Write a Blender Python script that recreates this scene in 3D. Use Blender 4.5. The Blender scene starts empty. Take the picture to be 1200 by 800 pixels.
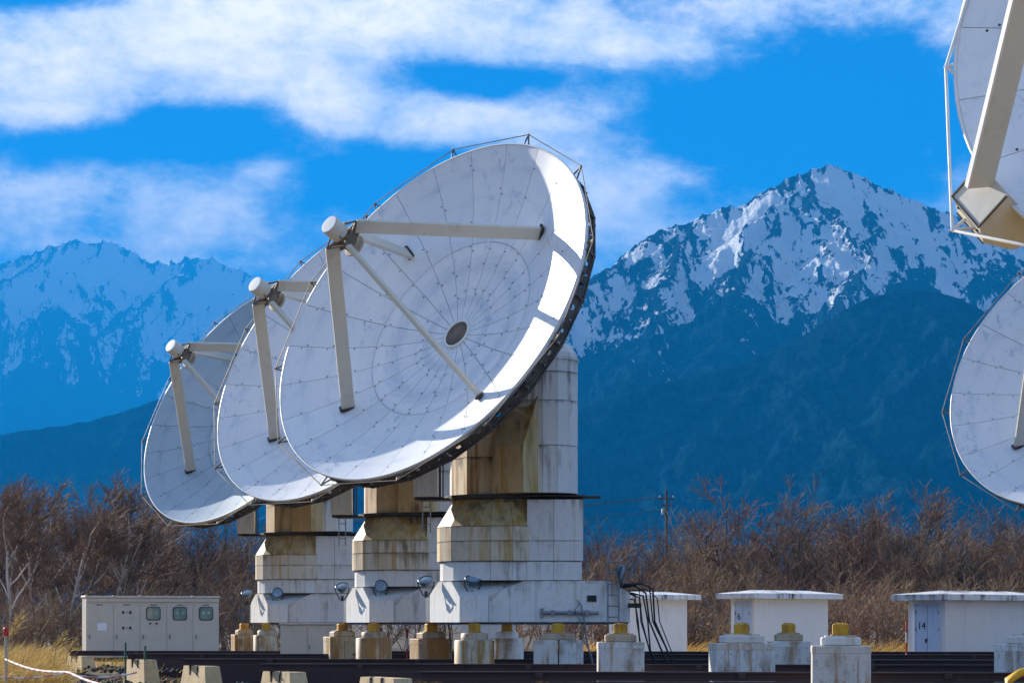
import bpy, math, random
import numpy as np
from mathutils import Vector, Matrix

# ------------------------------------------------------------------ camera, sky, sun, exposure
scene = bpy.context.scene
col = scene.collection
EYE = 1.7
F = 2736.0            # focal length in photograph pixels (1200 wide)
cam_d = bpy.data.cameras.new('camera'); cam = bpy.data.objects.new('camera', cam_d); col.objects.link(cam)
cam.location = (0, 0, EYE); cam.rotation_euler = (math.radians(90), 0, 0)
cam_d.sensor_width = 36.0; cam_d.lens = 36.0 * F / 1200.0
cam_d.shift_y = 330.0 / 1200.0
cam_d.clip_start = 0.5; cam_d.clip_end = 60000
scene.camera = cam

SUN_EL, SUN_AZ = 22.0, -41.0          # azimuth measured from +Y towards +X
SUN_DIR = Vector((math.sin(math.radians(SUN_AZ)) * math.cos(math.radians(SUN_EL)),
                  math.cos(math.radians(SUN_AZ)) * math.cos(math.radians(SUN_EL)), math.sin(math.radians(SUN_EL))))
world = bpy.data.worlds.new('World'); scene.world = world; world.use_nodes = True
SKY_STRENGTH = 0.12
sun_d = bpy.data.lights.new('sun', 'SUN'); sun = bpy.data.objects.new('sun', sun_d); col.objects.link(sun)
sun_d.energy = 4.6; sun_d.angle = math.radians(0.53); sun_d.color = (1.0, 0.93, 0.82)
sun.rotation_euler = SUN_DIR.to_track_quat('Z', 'Y').to_euler()
sun.location = (-60, 60, 60)
scene.view_settings.view_transform = 'Standard'; scene.view_settings.look = 'None'
scene.view_settings.gamma = 1.0; scene.view_settings.use_curve_mapping = False
scene.view_settings.exposure = 1.58
scene.render.engine = 'CYCLES'
scene.cycles.use_denoising = True
scene.cycles.max_bounces = 6; scene.cycles.diffuse_bounces = 3; scene.cycles.glossy_bounces = 2
scene.cycles.volume_bounces = 0
scene.cycles.transparent_max_bounces = 8

def build_world():
    nt = world.node_tree; N = nt.nodes; L = nt.links
    for n in list(N): N.remove(n)
    def math_(op, a, b=None, c=None, clamp=False):
        n = N.new('ShaderNodeMath'); n.operation = op; n.use_clamp = clamp
        for i, v in enumerate((a, b, c)):
            if v is None: continue
            if isinstance(v, (int, float)): n.inputs[i].default_value = v
            else: L.new(v, n.inputs[i])
        return n.outputs[0]
    out = N.new('ShaderNodeOutputWorld'); bg = N.new('ShaderNodeBackground')
    sky = N.new('ShaderNodeTexSky'); sky.sky_type = 'NISHITA'; sky.sun_disc = False
    sky.sun_elevation = math.radians(SUN_EL); sky.sun_rotation = math.radians(SUN_AZ)
    sky.altitude = 1300; sky.air_density = 1.0; sky.dust_density = 0.3; sky.ozone_density = 2.0
    tint = N.new('ShaderNodeMix'); tint.data_type = 'RGBA'; tint.blend_type = 'MULTIPLY'; tint.inputs[0].default_value = 1.0
    L.new(sky.outputs[0], tint.inputs[6]); tint.inputs[7].default_value = (0.012, 0.165, 0.34, 1)
    tc = N.new('ShaderNodeTexCoord')
    nrm = N.new('ShaderNodeVectorMath'); nrm.operation = 'NORMALIZE'; L.new(tc.outputs['Generated'], nrm.inputs[0])
    sep = N.new('ShaderNodeSeparateXYZ'); L.new(nrm.outputs[0], sep.inputs[0])
    az = math_('ARCTAN2', sep.outputs[0], sep.outputs[1]); el = math_('ARCSINE', sep.outputs[2])
    def noise(scale, loc, detail, rough, dist=0.0):
        m = N.new('ShaderNodeMapping'); L.new(nrm.outputs[0], m.inputs[0])
        m.inputs['Scale'].default_value = scale; m.inputs['Location'].default_value = loc
        t = N.new('ShaderNodeTexNoise'); L.new(m.outputs[0], t.inputs['Vector'])
        t.inputs['Scale'].default_value = 1.0; t.inputs['Detail'].default_value = detail
        t.inputs['Roughness'].default_value = rough; t.inputs['Distortion'].default_value = dist
        return t.outputs[0]
    n1 = noise((10, 10, 20), (3.1, 1.7, 0.4), 8, 0.60, 0.1)
    n2 = noise((34, 34, 58), (7.3, 2.2, 5.0), 9, 0.66, 0.1)
    f = math_('ADD', math_('MULTIPLY', n1, 0.55), math_('MULTIPLY', n2, 0.45))
    # banks of cloud: (px, py, half-width, half-height, weight) expressed as bearings
    banks = [(70, 105, 170, 42, .34), (260, 52, 150, 42, .34), (420, 40, 170, 40, .22), (330, 100, 110, 26, .2),
             (40, 152, 90, 14, .3), (500, 150, 130, 26, .30), (400, 130, 70, 20, .14), (620, 62, 120, 26, .26), (760, 70, 90, 18, .22),
             (730, 235, 80, 80, .20), (660, 190, 80, 50, .14), (790, 200, 60, 20, .1), (900, 25, 260, 30, .06), (60, 255, 170, 40, .15), (250, 265, 120, 40, .12), (320, 205, 50, 20, .12), (160, 205, 90, 16, .08),
             (200, 168, 120, 34, -.24), (300, 170, 80, 30, -.16), (560, 105, 100, 20, -.24), (860, 165, 200, 62, -.32), (470, 220, 130, 34, -.28), (30, 25, 150, 22, -.28), (1060, 60, 130, 60, -.06),
             (1010, 170, 90, 60, -.12), (80, 195, 120, 18, -.14)]
    for px, py, w, h, k in banks:
        a0 = (px - 600) / F; e0 = (730 - py) / F
        u = math_('MULTIPLY', math_('SUBTRACT', az, a0), F / w); v = math_('MULTIPLY', math_('SUBTRACT', el, e0), F / h)
        g = math_('EXPONENT', math_('MULTIPLY', math_('ADD', math_('MULTIPLY', u, u), math_('MULTIPLY', v, v)), -1.0))
        f = math_('MULTIPLY_ADD', g, k, f)
    mr = N.new('ShaderNodeMapRange'); mr.interpolation_type = 'SMOOTHSTEP'; L.new(f, mr.inputs[0])
    mr.inputs[1].default_value = 0.37; mr.inputs[2].default_value = 0.64
    n3 = noise((30, 30, 52), (1.3, 6.2, 2.0), 9, 0.66, .15)
    shade = N.new('ShaderNodeMapRange'); L.new(math_('MULTIPLY_ADD', f, 0.5, math_('MULTIPLY', n3, 0.7)), shade.inputs[0])
    shade.inputs[1].default_value = 0.50; shade.inputs[2].default_value = 0.84
    cc = N.new('ShaderNodeMix'); cc.data_type = 'RGBA'; L.new(shade.outputs[0], cc.inputs[0])
    CL = 1 / SKY_STRENGTH
    cc.inputs[6].default_value = (0.15 * CL, 0.24 * CL, 0.37 * CL, 1); cc.inputs[7].default_value = (0.84 * CL, 0.73 * CL, 0.61 * CL, 1)
    mix = N.new('ShaderNodeMix'); mix.data_type = 'RGBA'
    L.new(math_('MULTIPLY', mr.outputs[0], 0.95), mix.inputs[0]); L.new(tint.outputs[2], mix.inputs[6]); L.new(cc.outputs[2], mix.inputs[7])
    L.new(mix.outputs[2], bg.inputs[0]); bg.inputs[1].default_value = SKY_STRENGTH
    L.new(bg.outputs[0], out.inputs[0])
build_world()
world.cycles.sampling_method = 'MANUAL'; world.cycles.sample_map_resolution = 1024

# ------------------------------------------------------------------ helpers
def P(px, py, Y):                      # a point at depth Y on the bearing of a photograph pixel
    return Vector(((px - 600) / F * Y, Y, EYE + (730 - py) / F * Y))
def PX(px, Y): return (px - 600) / F * Y

def tag(o, label=None, cat=None, group=None, kind=None):
    if label: o['label'] = label
    if cat: o['category'] = cat
    if group: o['group'] = group
    if kind: o['kind'] = kind
    return o
def empty(name, loc, rz=0.0):
    o = bpy.data.objects.new(name, None); col.objects.link(o); o.location = loc; o.rotation_euler = (0, 0, rz); o.empty_display_size = 0.3
    return o
def put(name, me, parent=None, mat=None, loc=None, rot=None, m=None):
    o = bpy.data.objects.new(name, me); col.objects.link(o)
    if parent is not None: o.parent = parent
    if m is not None: o.matrix_local = m
    if loc is not None: o.location = loc
    if rot is not None: o.rotation_euler = rot
    if mat is not None and len(me.materials) == 0: me.materials.append(mat)
    return o

class MB:
    """collects shapes and turns them into one mesh"""
    def __init__(s): s.v = []; s.f = []; s.sm = []
    def add(s, vs, fs, M=None, smooth=False):
        o = len(s.v)
        for p in vs:
            p = Vector(p); s.v.append(M @ p if M is not None else p)
        for q in fs: s.f.append([i + o for i in q]); s.sm.append(smooth)
        return s
    def box(s, c, d, b=0.0, M=None, taper=1.0):
        x, y, z = d[0] / 2, d[1] / 2, d[2] / 2; c = Vector(c)
        b = min(b, x * .45, y * .45, z * .45)
        if b <= 0:
            vs = [c + Vector((i * x * (taper if k > 0 else 1), j * y * (taper if k > 0 else 1), k * z)) for k in (-1, 1) for j in (-1, 1) for i in (-1, 1)]
            return s.add(vs, [(0, 2, 3, 1), (4, 5, 7, 6), (0, 1, 5, 4), (1, 3, 7, 5), (3, 2, 6, 7), (2, 0, 4, 6)], M)
        ix = {}; vs = []
        for k in (-1, 1):
            for j in (-1, 1):
                for i in (-1, 1):
                    t = taper if k > 0 else 1
                    for a in range(3):
                        q = [i * x * t, j * y * t, k * z]
                        for e, sg in enumerate((i, j, k)):
                            if e != a: q[e] -= sg * b
                        ix[(i, j, k, a)] = len(vs); vs.append(c + Vector(q))
        fs = []
        for a, (e, g) in enumerate(((1, 2), (0, 2), (0, 1))):
            for sg in (-1, 1):
                ring = []
                for se, sgm in ((-1, -1), (1, -1), (1, 1), (-1, 1)):
                    key = [0, 0, 0]; key[a] = sg; key[e] = se; key[g] = sgm
                    ring.append(ix[(key[0], key[1], key[2], a)])
                fs.append(ring if (sg > 0) == (a != 1) else ring[::-1])
        for a, (e, g) in enumerate(((1, 2), (0, 2), (0, 1))):
            for se in (-1, 1):
                for sg in (-1, 1):
                    k0 = [0, 0, 0]; k0[a] = -1; k0[e] = se; k0[g] = sg; k1 = list(k0); k1[a] = 1
                    q = [ix[(*k0, e)], ix[(*k1, e)], ix[(*k1, g)], ix[(*k0, g)]]
                    fs.append(q)
        for k in (-1, 1):
            for j in (-1, 1):
                for i in (-1, 1): fs.append([ix[(i, j, k, a)] for a in range(3)])
        return s.add(vs, fs, M)
    def lathe(s, prof, n=16, M=None, smooth=True, a0=0.0, cap=True):
        vs = []; fs = []
        for r, z in prof:
            for k in range(n):
                a = a0 + 2 * math.pi * k / n; vs.append((r * math.cos(a), r * math.sin(a), z))
        for i in range(len(prof) - 1):
            for k in range(n): fs.append((i * n + k, i * n + (k + 1) % n, (i + 1) * n + (k + 1) % n, (i + 1) * n + k))
        s.add(vs, fs, M, smooth)
        if cap:
            for i, rev in ((0, True), (len(prof) - 1, False)):
                if prof[i][0] > 1e-6:
                    ring = [vs[i * n + k] for k in range(n)]
                    s.add(ring, [list(range(n))[::-1] if rev else list(range(n))], M, False)
        return s
    def tube(s, pts, r, n=6, closed=False):
        pts = [Vector(p) for p in pts]; m = len(pts); vs = []; fs = []
        rr = r if isinstance(r, (list, tuple)) else [r] * m
        for i, p in enumerate(pts):
            if closed: t = pts[(i + 1) % m] - pts[i - 1]
            else: t = pts[min(i + 1, m - 1)] - pts[max(i - 1, 0)]
            t.normalize(); up = Vector((0, 0, 1)) if abs(t.z) < .9 else Vector((1, 0, 0))
            a = t.cross(up).normalized(); b = a.cross(t)
            for k in range(n):
                w = 2 * math.pi * k / n; vs.append(p + (a * math.cos(w) + b * math.sin(w)) * rr[i])
        for i in range(m if closed else m - 1):
            j = (i + 1) % m
            for k in range(n): fs.append((i * n + k, i * n + (k + 1) % n, j * n + (k + 1) % n, j * n + k))
        s.add(vs, fs, None, True)
        if not closed: s.add(vs[:n], [list(range(n))[::-1]]); s.add(vs[-n:], [list(range(n))])
        return s
    def beam(s, a, b, w, d, up=(0, 0, 1), bev=0.0):
        a = Vector(a); b = Vector(b); t = (b - a); L_ = t.length; t.normalize(); up = Vector(up)
        x = up.cross(t)
        if x.length < 1e-4: x = Vector((1, 0, 0)).cross(t)
        x.normalize(); y = t.cross(x)
        M = Matrix(((x.x, y.x, t.x, 0), (x.y, y.y, t.y, 0), (x.z, y.z, t.z, 0), (0, 0, 0, 1))); M.translation = (a + b) / 2
        return s.box((0, 0, 0), (w, d, L_), bev, M)
    def prism(s, poly, z0, z1, M=None, axis='z'):
        n = len(poly); vs = [(x, y, z0) for x, y in poly] + [(x, y, z1) for x, y in poly]
        fs = [list(range(n))[::-1], [n + i for i in range(n)]] + [(i, (i + 1) % n, n + (i + 1) % n, n + i) for i in range(n)]
        return s.add(vs, fs, M)
    def mesh(s, name):
        me = bpy.data.meshes.new(name); me.from_pydata([tuple(p) for p in s.v], [], s.f)
        me.polygons.foreach_set('use_smooth', s.sm); me.update()
        zz = [p.z for p in s.v]; z0, z1 = min(zz), max(zz); at = me.attributes.new('drip', 'FLOAT', 'POINT'); at.data.foreach_set('value', [(z - z0) / (z1 - z0 + 1e-6) for z in zz])
        import bmesh
        bm = bmesh.new(); bm.from_mesh(me); bmesh.ops.recalc_face_normals(bm, faces=bm.faces); bm.to_mesh(me); bm.free()
        return me
    def build(s, name, mat, parent=None, loc=None, rot=None, m=None):
        me = s.mesh(name); me.materials.append(mat)
        return put(name, me, parent, None, loc, rot, m)

# ------------------------------------------------------------------ materials
def lin(c): return tuple((x / 12.92 if x <= .04045 else ((x + .055) / 1.055) ** 2.4) for x in c)
class NM:
    def __init__(s, name, rough=0.6, metal=0.0, spec=0.4):
        s.m = bpy.data.materials.new(name); s.m.use_nodes = True; s.nt = s.m.node_tree; s.N = s.nt.nodes; s.L = s.nt.links
        s.b = s.N['Principled BSDF']; s.b.inputs['Roughness'].default_value = rough; s.b.inputs['Metallic'].default_value = metal
        s.b.inputs['Specular IOR Level'].default_value = spec
        s.geo = None
    def pos(s, scale, loc=(0, 0, 0), obj=False):
        m = s.N.new('ShaderNodeMapping'); m.inputs['Scale'].default_value = scale; m.inputs['Location'].default_value = loc
        if obj:
            t = s.N.new('ShaderNodeTexCoord'); s.L.new(t.outputs['Object'], m.inputs[0])
        else:
            if s.geo is None: s.geo = s.N.new('ShaderNodeNewGeometry')
            s.L.new(s.geo.outputs['Position'], m.inputs[0])
        return m.outputs[0]
    def noise(s, vec, scale=1.0, detail=4, rough=.55, dist=0.0):
        t = s.N.new('ShaderNodeTexNoise'); s.L.new(vec, t.inputs['Vector']); t.inputs['Scale'].default_value = scale
        t.inputs['Detail'].default_value = detail; t.inputs['Roughness'].default_value = rough; t.inputs['Distortion'].default_value = dist
        return t.outputs[0]
    def ramp(s, f, a, b, lo=0.0, hi=1.0):
        r = s.N.new('ShaderNodeMapRange'); r.interpolation_type = 'SMOOTHSTEP'; s.L.new(f, r.inputs[0])
        r.inputs[1].default_value = a; r.inputs[2].default_value = b; r.inputs[3].default_value = lo; r.inputs[4].default_value = hi
        return r.outputs[0]
    def math(s, op, a, b):
        n = s.N.new('ShaderNodeMath'); n.operation = op
        for i, v in enumerate((a, b)):
            if isinstance(v, (int, float)): n.inputs[i].default_value = v
            else: s.L.new(v, n.inputs[i])
        return n.outputs[0]
    def mix(s, f, a, b, blend='MIX'):
        n = s.N.new('ShaderNodeMix'); n.data_type = 'RGBA'; n.blend_type = blend
        for i, v in ((0, f), (6, a), (7, b)):
            if isinstance(v, (int, float)): n.inputs[i].default_value = v
            elif isinstance(v, tuple): n.inputs[i].default_value = (*v[:3], 1)
            else: s.L.new(v, n.inputs[i])
        return n.outputs[2]
    def color(s, c):
        if isinstance(c, tuple): s.b.inputs['Base Color'].default_value = (*c, 1)
        else: s.L.new(c, s.b.inputs['Base Color'])
        return s
    def bump(s, f, strength=.3, dist=.01):
        b = s.N.new('ShaderNodeBump'); s.L.new(f, b.inputs['Height']); b.inputs['Strength'].default_value = strength; b.inputs['Distance'].default_value = dist
        s.L.new(b.outputs[0], s.b.inputs['Normal']); return s

def weathered(name, base, grime, rust, gk=.6, rk=.5, rough=.55, g_lo=.5, r_lo=.6, seed=0.0, chips=0.0):
    n = NM(name, rough)
    dr = n.N.new('ShaderNodeAttribute'); dr.attribute_name = 'drip'; dp = n.math('POWER', dr.outputs['Fac'], 2.0)
    st = n.ramp(n.math('ADD', n.noise(n.pos((5.0, 5.0, .45), (seed, 0, 0)), 1.0, 5, .62), n.math('SUBTRACT', n.math('MULTIPLY', dp, .13), .03)), g_lo, g_lo + .2)
    edge = n.math('MULTIPLY', n.ramp(dr.outputs['Fac'], .90, 1.0), n.ramp(n.noise(n.pos((3, 3, 3), (seed, 4, 2)), 1, 4), .40, .62))
    bl = n.ramp(n.noise(n.pos((1.3, 1.3, .9), (0, seed, 3)), 1.0, 5, .6), .42, .66)
    ru = n.ramp(n.noise(n.pos((3.4, 3.4, .28), (7, seed, 1)), 1.0, 4, .6), r_lo, r_lo + .14)
    sp = n.ramp(n.noise(n.pos((14, 14, 9), (2, 5, seed)), 1.0, 3, .6), .66, .74)
    c = n.mix(n.math('MULTIPLY', n.math('MULTIPLY', st, bl), gk), base, grime)
    c = n.mix(n.math('MULTIPLY', ru, rk), c, rust)
    c = n.mix(n.math('MULTIPLY', sp, .35 * gk), c, grime)
    c = n.mix(n.math('MULTIPLY', edge, gk * .8), c, grime)
    if chips > 0:                                       # rust blooming through chipped paint
        ch = n.ramp(n.noise(n.pos((9, 9, 5), (1, seed, 8)), 1.0, 6, .72), .56, .62); th = n.ramp(n.noise(n.pos((11, 11, .5), (6, seed, 4)), 1.0, 4, .6), .60, .66)
        c = n.mix(n.math('MULTIPLY', ch, chips), c, rust); c = n.mix(n.math('MULTIPLY', th, chips), c, tuple(x * .7 for x in rust))
        c = n.mix(n.math('MULTIPLY', n.ramp(n.noise(n.pos((16, 16, 12), (3, 1, seed)), 1, 5, .7), .62, .66), chips), c, tuple(x * .5 for x in grime))
    c = n.mix(.10, c, n.noise(n.pos((2.2, 2.2, 2.2)), 1.0, 3), 'OVERLAY')
    oi = n.N.new('ShaderNodeObjectInfo'); c = n.mix(n.ramp(oi.outputs['Random'], .35, 1.0, 0.0, .30 * rk), c, rust)
    n.color(c); n.bump(n.noise(n.pos((6, 6, 6)), 1.0, 4), .12, .01)
    return n.m
def plain(name, c, rough=.5, metal=0.0, var=.15, spec=.4):
    n = NM(name, rough, metal, spec)
    k = n.noise(n.pos((3, 3, 3)), 1.0, 5, .6)
    d = tuple(x * (1 - var) for x in c); e = tuple(min(1, x * (1 + var)) for x in c)
    n.color(n.mix(n.ramp(k, .3, .7), d, e)); return n.m

M = {}
M['white'] = weathered('white_weathered_paint', (.78, .765, .73), (.17, .14, .10), (.38, .22, .07), .65, .40, g_lo=.50, r_lo=.60, chips=.18)
M['drum'] = weathered('stained_drum_paint', (.74, .65, .50), (.17, .115, .06), (.54, .31, .07), .9, .75, g_lo=.43, r_lo=.50, seed=3.0, chips=.3)
M['chamfer'] = weathered('mildewed_drum_shoulder', (.64, .49, .25), (.13, .085, .04), (.50, .28, .05), .95, .75, g_lo=.41, r_lo=.47, seed=5.0, chips=.3)
M['ochre'] = weathered('ochre_stained_paint', (.74, .63, .42), (.09, .045, .02), (.40, .18, .025), .95, .9, g_lo=.45, r_lo=.50, seed=8.0, chips=.3)
M['tower'] = weathered('tower_cladding_paint', (.78, .765, .73), (.15, .12, .09), (.36, .24, .10), .75, .25, g_lo=.47, r_lo=.63, seed=11.0)
M['pad'] = weathered('rust_streaked_pad_paint', (.72, .70, .66), (.17, .11, .06), (.44, .22, .05), .85, .9, g_lo=.46, r_lo=.53, seed=2.0, chips=.6)
M['pad_rusty'] = weathered('heavily_rusted_pad_paint', (.58, .50, .34), (.14, .07, .03), (.36, .17, .03), .9, .95, g_lo=.42, r_lo=.44, seed=4.0, chips=.8)
M['slab'] = weathered('pad_cap_plate', (.50, .42, .30), (.2, .12, .06), (.34, .17, .05), .8, .7, g_lo=.42, r_lo=.5, seed=6.0)
M['slab_white'] = weathered('white_pad_cap_plate', (.70, .69, .66), (.2, .14, .09), (.36, .2, .06), .6, .6, g_lo=.5, r_lo=.56, seed=7.0)
M['hut'] = weathered('hut_render_paint', (.82, .80, .78), (.45, .43, .40), (.6, .55, .45), .22, .1, .7, seed=9.0)
M['hut_door'] = weathered('hut_door_paint', (.55, .66, .82), (.3, .34, .42), (.4, .4, .4), .3, .1, seed=12.0)
M['roof'] = weathered('hut_roof_slab', (.74, .75, .77), (.05, .045, .04), (.3, .26, .2), 1.0, .2, .8, g_lo=.40, seed=13.0)
M['cabinet'] = weathered('beige_cabinet_enamel', (.60, .53, .44), (.4, .34, .27), (.5, .42, .3), .3, .15, .45, seed=14.0)
M['dark'] = plain('dark_weathered_steel', (.060, .050, .045), .6, .2, .35)
M['steel'] = plain('grey_galvanised_steel', (.26, .27, .29), .45, .5, .2)
M['brown_steel'] = plain('brown_painted_bracket', (.19, .14, .10), .55, .1, .35)
M['rail'] = weathered('brown_rail_steel', (.055, .024, .020), (.018, .010, .008), (.10, .042, .028), .6, .5, .55, seed=15.0)
M['black'] = plain('black_rubber', (.015, .015, .017), .5, 0, .2)
M['jack'] = weathered('yellow_jack_paint', (.60, .34, .02), (.22, .09, .02), (.33, .13, .02), .8, .6, .6, g_lo=.44, r_lo=.52, seed=16.0, chips=.4)
M['leg'] = weathered('cream_strut_paint', (.66, .62, .53), (.42, .36, .26), (.45, .34, .2), .4, .25, .5, seed=17.0)
M['cap'] = plain('white_feed_cap', (.80, .79, .76), .45, 0, .05)
M['hub'] = plain('brown_hub_membrane', (.16, .11, .07), .35, 0, .2)
M['lamp'] = plain('blue_grey_lamp_housing', (.11, .16, .21), .35, .3, .2)
M['lens'] = plain('lamp_lens_glass', (.30, .42, .52), .08, .0, .1, .8)
M['glass'] = plain('window_glass', (.16, .20, .14), .06, 0, .3, .8)
M['red'] = plain('red_paint', (.55, .03, .025), .5, 0, .15)
M['pole_white'] = plain('white_pole_paint', (.78, .76, .72), .5, 0, .08)
M['green'] = plain('green_stake_paint', (.02, .10, .05), .5, 0, .2)
M['yellow'] = plain('yellow_pipe_paint', (.75, .42, .02), .4, 0, .1)
M['wood'] = plain('weathered_pole_wood', (.10, .075, .055), .8, 0, .3)
M['print'] = plain('black_lettering', (.02, .02, .025), .5, 0, .1)
M['paper'] = plain('white_notice', (.82, .82, .84), .6, 0, .03)
M['shell'] = plain('panel_backing', (.52, .53, .55), .7, 0, .1)

M['meter'] = plain('meter_face', (.34, .38, .32), .4, 0, .3)
M['joint'] = plain('grimy_joint', (.12, .10, .075), .9, 0, .3)
M['rimdark'] = plain('brown_grey_rim_steel', (.13, .115, .10), .6, .1, .4)

def panel_mat(name='reflector_panel_paint', base=(.80, .80, .81), k=.7):
    n = NM(name, .38, 0, .5)
    st = n.ramp(n.noise(n.pos((1.6, .5, 2.2), obj=True), 1.0, 6, .68, .3), .45, .70)
    fl = n.ramp(n.noise(n.pos((4, 2.2, 2.6), (2, 2, 2)), 1.0, 6, .72, .4), .53, .66)
    big = n.ramp(n.noise(n.pos((.45, .45, .45), (4, 1, 0)), 1.0, 3), .40, .62)
    c = n.mix(n.math('MULTIPLY', st, k), base, (base[0] * .65, base[1] * .71, base[2] * .79))
    c = n.mix(n.math('MULTIPLY', n.math('MULTIPLY', fl, big), .75), c, (.36, .43, .53))
    oi = n.N.new('ShaderNodeObjectInfo')
    c = n.mix(n.ramp(oi.outputs['Random'], 0, 1, 0, .22), c, (.60, .63, .68))
    n.color(c); n.bump(n.noise(n.pos((3, 3, 3)), 1.0, 3), .05, .01); return n.m
M['panel'] = panel_mat(); M['panel_grey'] = panel_mat('greyed_reflector_panel_paint', (.33, .42, .48), 1.0)
def concrete_mat():
    n = NM('tan_concrete', .85)
    c = n.mix(n.ramp(n.noise(n.pos((1.5, 1.5, 1.5)), 1, 6, .7), .3, .7), (.52, .37, .19), (.66, .48, .26))
    c = n.mix(n.math('MULTIPLY', n.ramp(n.noise(n.pos((6, 6, .8)), 1, 4), .55, .7), .6), c, (.22, .17, .10))
    n.color(c); n.bump(n.noise(n.pos((12, 12, 12)), 1, 4), .3, .01); return n.m
M['concrete'] = concrete_mat()
def ground_mat():
    n = NM('dry_grass_and_gravel_ground', .95)
    g = n.mix(n.noise(n.pos((14, 14, 14)), 1, 4, .7), (.015, .014, .015), (.085, .08, .08))
    d = n.mix(n.noise(n.pos((2.2, 2.2, 2.2)), 1, 6, .7), (.16, .09, .025), (.42, .27, .07))
    w = n.mix(n.noise(n.pos((.4, .4, .4)), 1, 6, .7), (.035, .025, .018), (.10, .07, .045))
    sx = n.N.new('ShaderNodeSeparateXYZ'); n.L.new(n.pos((1, 1, 1)), sx.inputs[0])
    wob = n.math('MULTIPLY', n.noise(n.pos((.18, .18, .18)), 1, 4), 14)
    yy = n.math('ADD', sx.outputs[1], wob); a = n.math('MAXIMUM', n.ramp(yy, 88, 91), n.math('MAXIMUM', n.ramp(yy, 47, 44), n.ramp(n.math('ADD', sx.outputs[0], n.math('MULTIPLY', sx.outputs[1], .185)), .8, -.8)))
    b = n.ramp(n.math('ADD', sx.outputs[1], wob), 108, 120)
    n.color(n.mix(b, n.mix(a, g, d), w)); n.bump(n.noise(n.pos((9, 9, 9)), 1, 5, .7), .8, .05); return n.m
M['ground'] = ground_mat()
def attr_mat(name, attr, rough=.85):
    n = NM(name, rough, 0, .2); a = n.N.new('ShaderNodeAttribute'); a.attribute_name = attr
    n.color(a.outputs['Color']); return n.m
M['twig'] = attr_mat('bare_twig_bark', 'tint')
M['straw'] = attr_mat('dry_straw', 'tint')
M['bark'] = plain('brown_bark', (.15, .10, .075), .9, 0, .4)
M['birch'] = weathered('pale_birch_bark', (.66, .55, .46), (.10, .075, .065), (.3, .22, .16), .9, .3, .8, g_lo=.45, seed=21.0)
M['twig_plain'] = plain('twig_bark', (.24, .15, .095), .9, 0, .4)

# ------------------------------------------------------------------ noise for terrain
def _grad(seed):
    rg = np.random.default_rng(seed); a = rg.random((256, 256)) * 2 * np.pi
    return np.cos(a), np.sin(a)
_G = {}
def perlin(x, y, seed=0):
    if seed not in _G: _G[seed] = _grad(seed)
    gx, gy = _G[seed]; xi = np.floor(x).astype(int); yi = np.floor(y).astype(int); xf = x - xi; yf = y - yi
    def d(i, j):
        a = gx[(xi + i) & 255, (yi + j) & 255]; b = gy[(xi + i) & 255, (yi + j) & 255]; return a * (xf - i) + b * (yf - j)
    u = xf ** 3 * (xf * (xf * 6 - 15) + 10); v = yf ** 3 * (yf * (yf * 6 - 15) + 10)
    return ((d(0, 0) * (1 - u) + d(1, 0) * u) * (1 - v) + (d(0, 1) * (1 - u) + d(1, 1) * u) * v) * 1.5
def ridged(x, y, octv=6, gain=.55, seed=0):
    s = np.zeros_like(x); amp = 1.0; tot = 0; w = np.ones_like(x)
    for o in range(octv):
        n = (1 - np.abs(perlin(x * 2 ** o, y * 2 ** o, seed + o))) ** 2
        s += amp * n * w; tot += amp; w = np.clip(n * 1.4, 0, 1); amp *= gain
    return s / tot
def fbm(x, y, octv=5, gain=.5, seed=0):
    s = np.zeros_like(x); amp = 1.0; tot = 0
    for o in range(octv): s += amp * perlin(x * 2.03 ** o, y * 2.03 ** o, seed + o); tot += amp; amp *= gain
    return s / tot

def grid_mesh(name, X, Y, Z, attrs=None):
    ny, nx = X.shape; me = bpy.data.meshes.new(name)
    co = np.stack([X, Y, Z], -1).reshape(-1, 3).astype(np.float32)
    i = np.arange(nx * ny).reshape(ny, nx)
    q = np.stack([i[:-1, :-1], i[:-1, 1:], i[1:, 1:], i[1:, :-1]], -1).reshape(-1, 4).astype(np.int32)
    me.vertices.add(len(co)); me.vertices.foreach_set('co', co.ravel())
    me.loops.add(q.size); me.loops.foreach_set('vertex_index', q.ravel())
    me.polygons.add(len(q)); me.polygons.foreach_set('loop_start', np.arange(0, q.size, 4, dtype=np.int32))
    me.polygons.foreach_set('use_smooth', np.ones(len(q), bool))
    for k, v in (attrs or {}).items():
        a = me.attributes.new(k, 'FLOAT', 'POINT'); a.data.foreach_set('value', v.ravel().astype(np.float32))
    me.update(calc_edges=True); return me

def mountain_mat(name, rock, forest, snow, k):
    n = NM(name, 1.0, 0, 0.0)
    at = n.N.new('ShaderNodeAttribute'); at.attribute_name = 'snow'
    fo = n.N.new('ShaderNodeAttribute'); fo.attribute_name = 'alpine'
    f1 = n.noise(n.pos((k * 1.3, k * 1.0, k * 1.0)), 1, 7, .72, .3); f2 = n.noise(n.pos((k * 6, k * 3, k * 2.4)), 1, 5, .7)
    sn = n.math('ADD', at.outputs['Fac'], n.math('ADD', n.math('MULTIPLY', n.math('SUBTRACT', f1, .5), .8), n.math('MULTIPLY', n.math('SUBTRACT', f2, .5), 1.9)))
    base = n.mix(n.ramp(fo.outputs['Fac'], .3, .7), n.mix(n.ramp(n.math('ADD', n.math('MULTIPLY', f1, .6), n.math('MULTIPLY', f2, .4)), .38, .62), tuple(x * .1 for x in forest), tuple(x * 3.6 for x in forest)), n.mix(f1, tuple(x * .6 for x in rock), tuple(x * 1.4 for x in rock)))
    n.color(n.mix(n.ramp(sn, .42, .60), base, snow)); n.bump(f2, 1.0, .4 / k); return n.m

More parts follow.
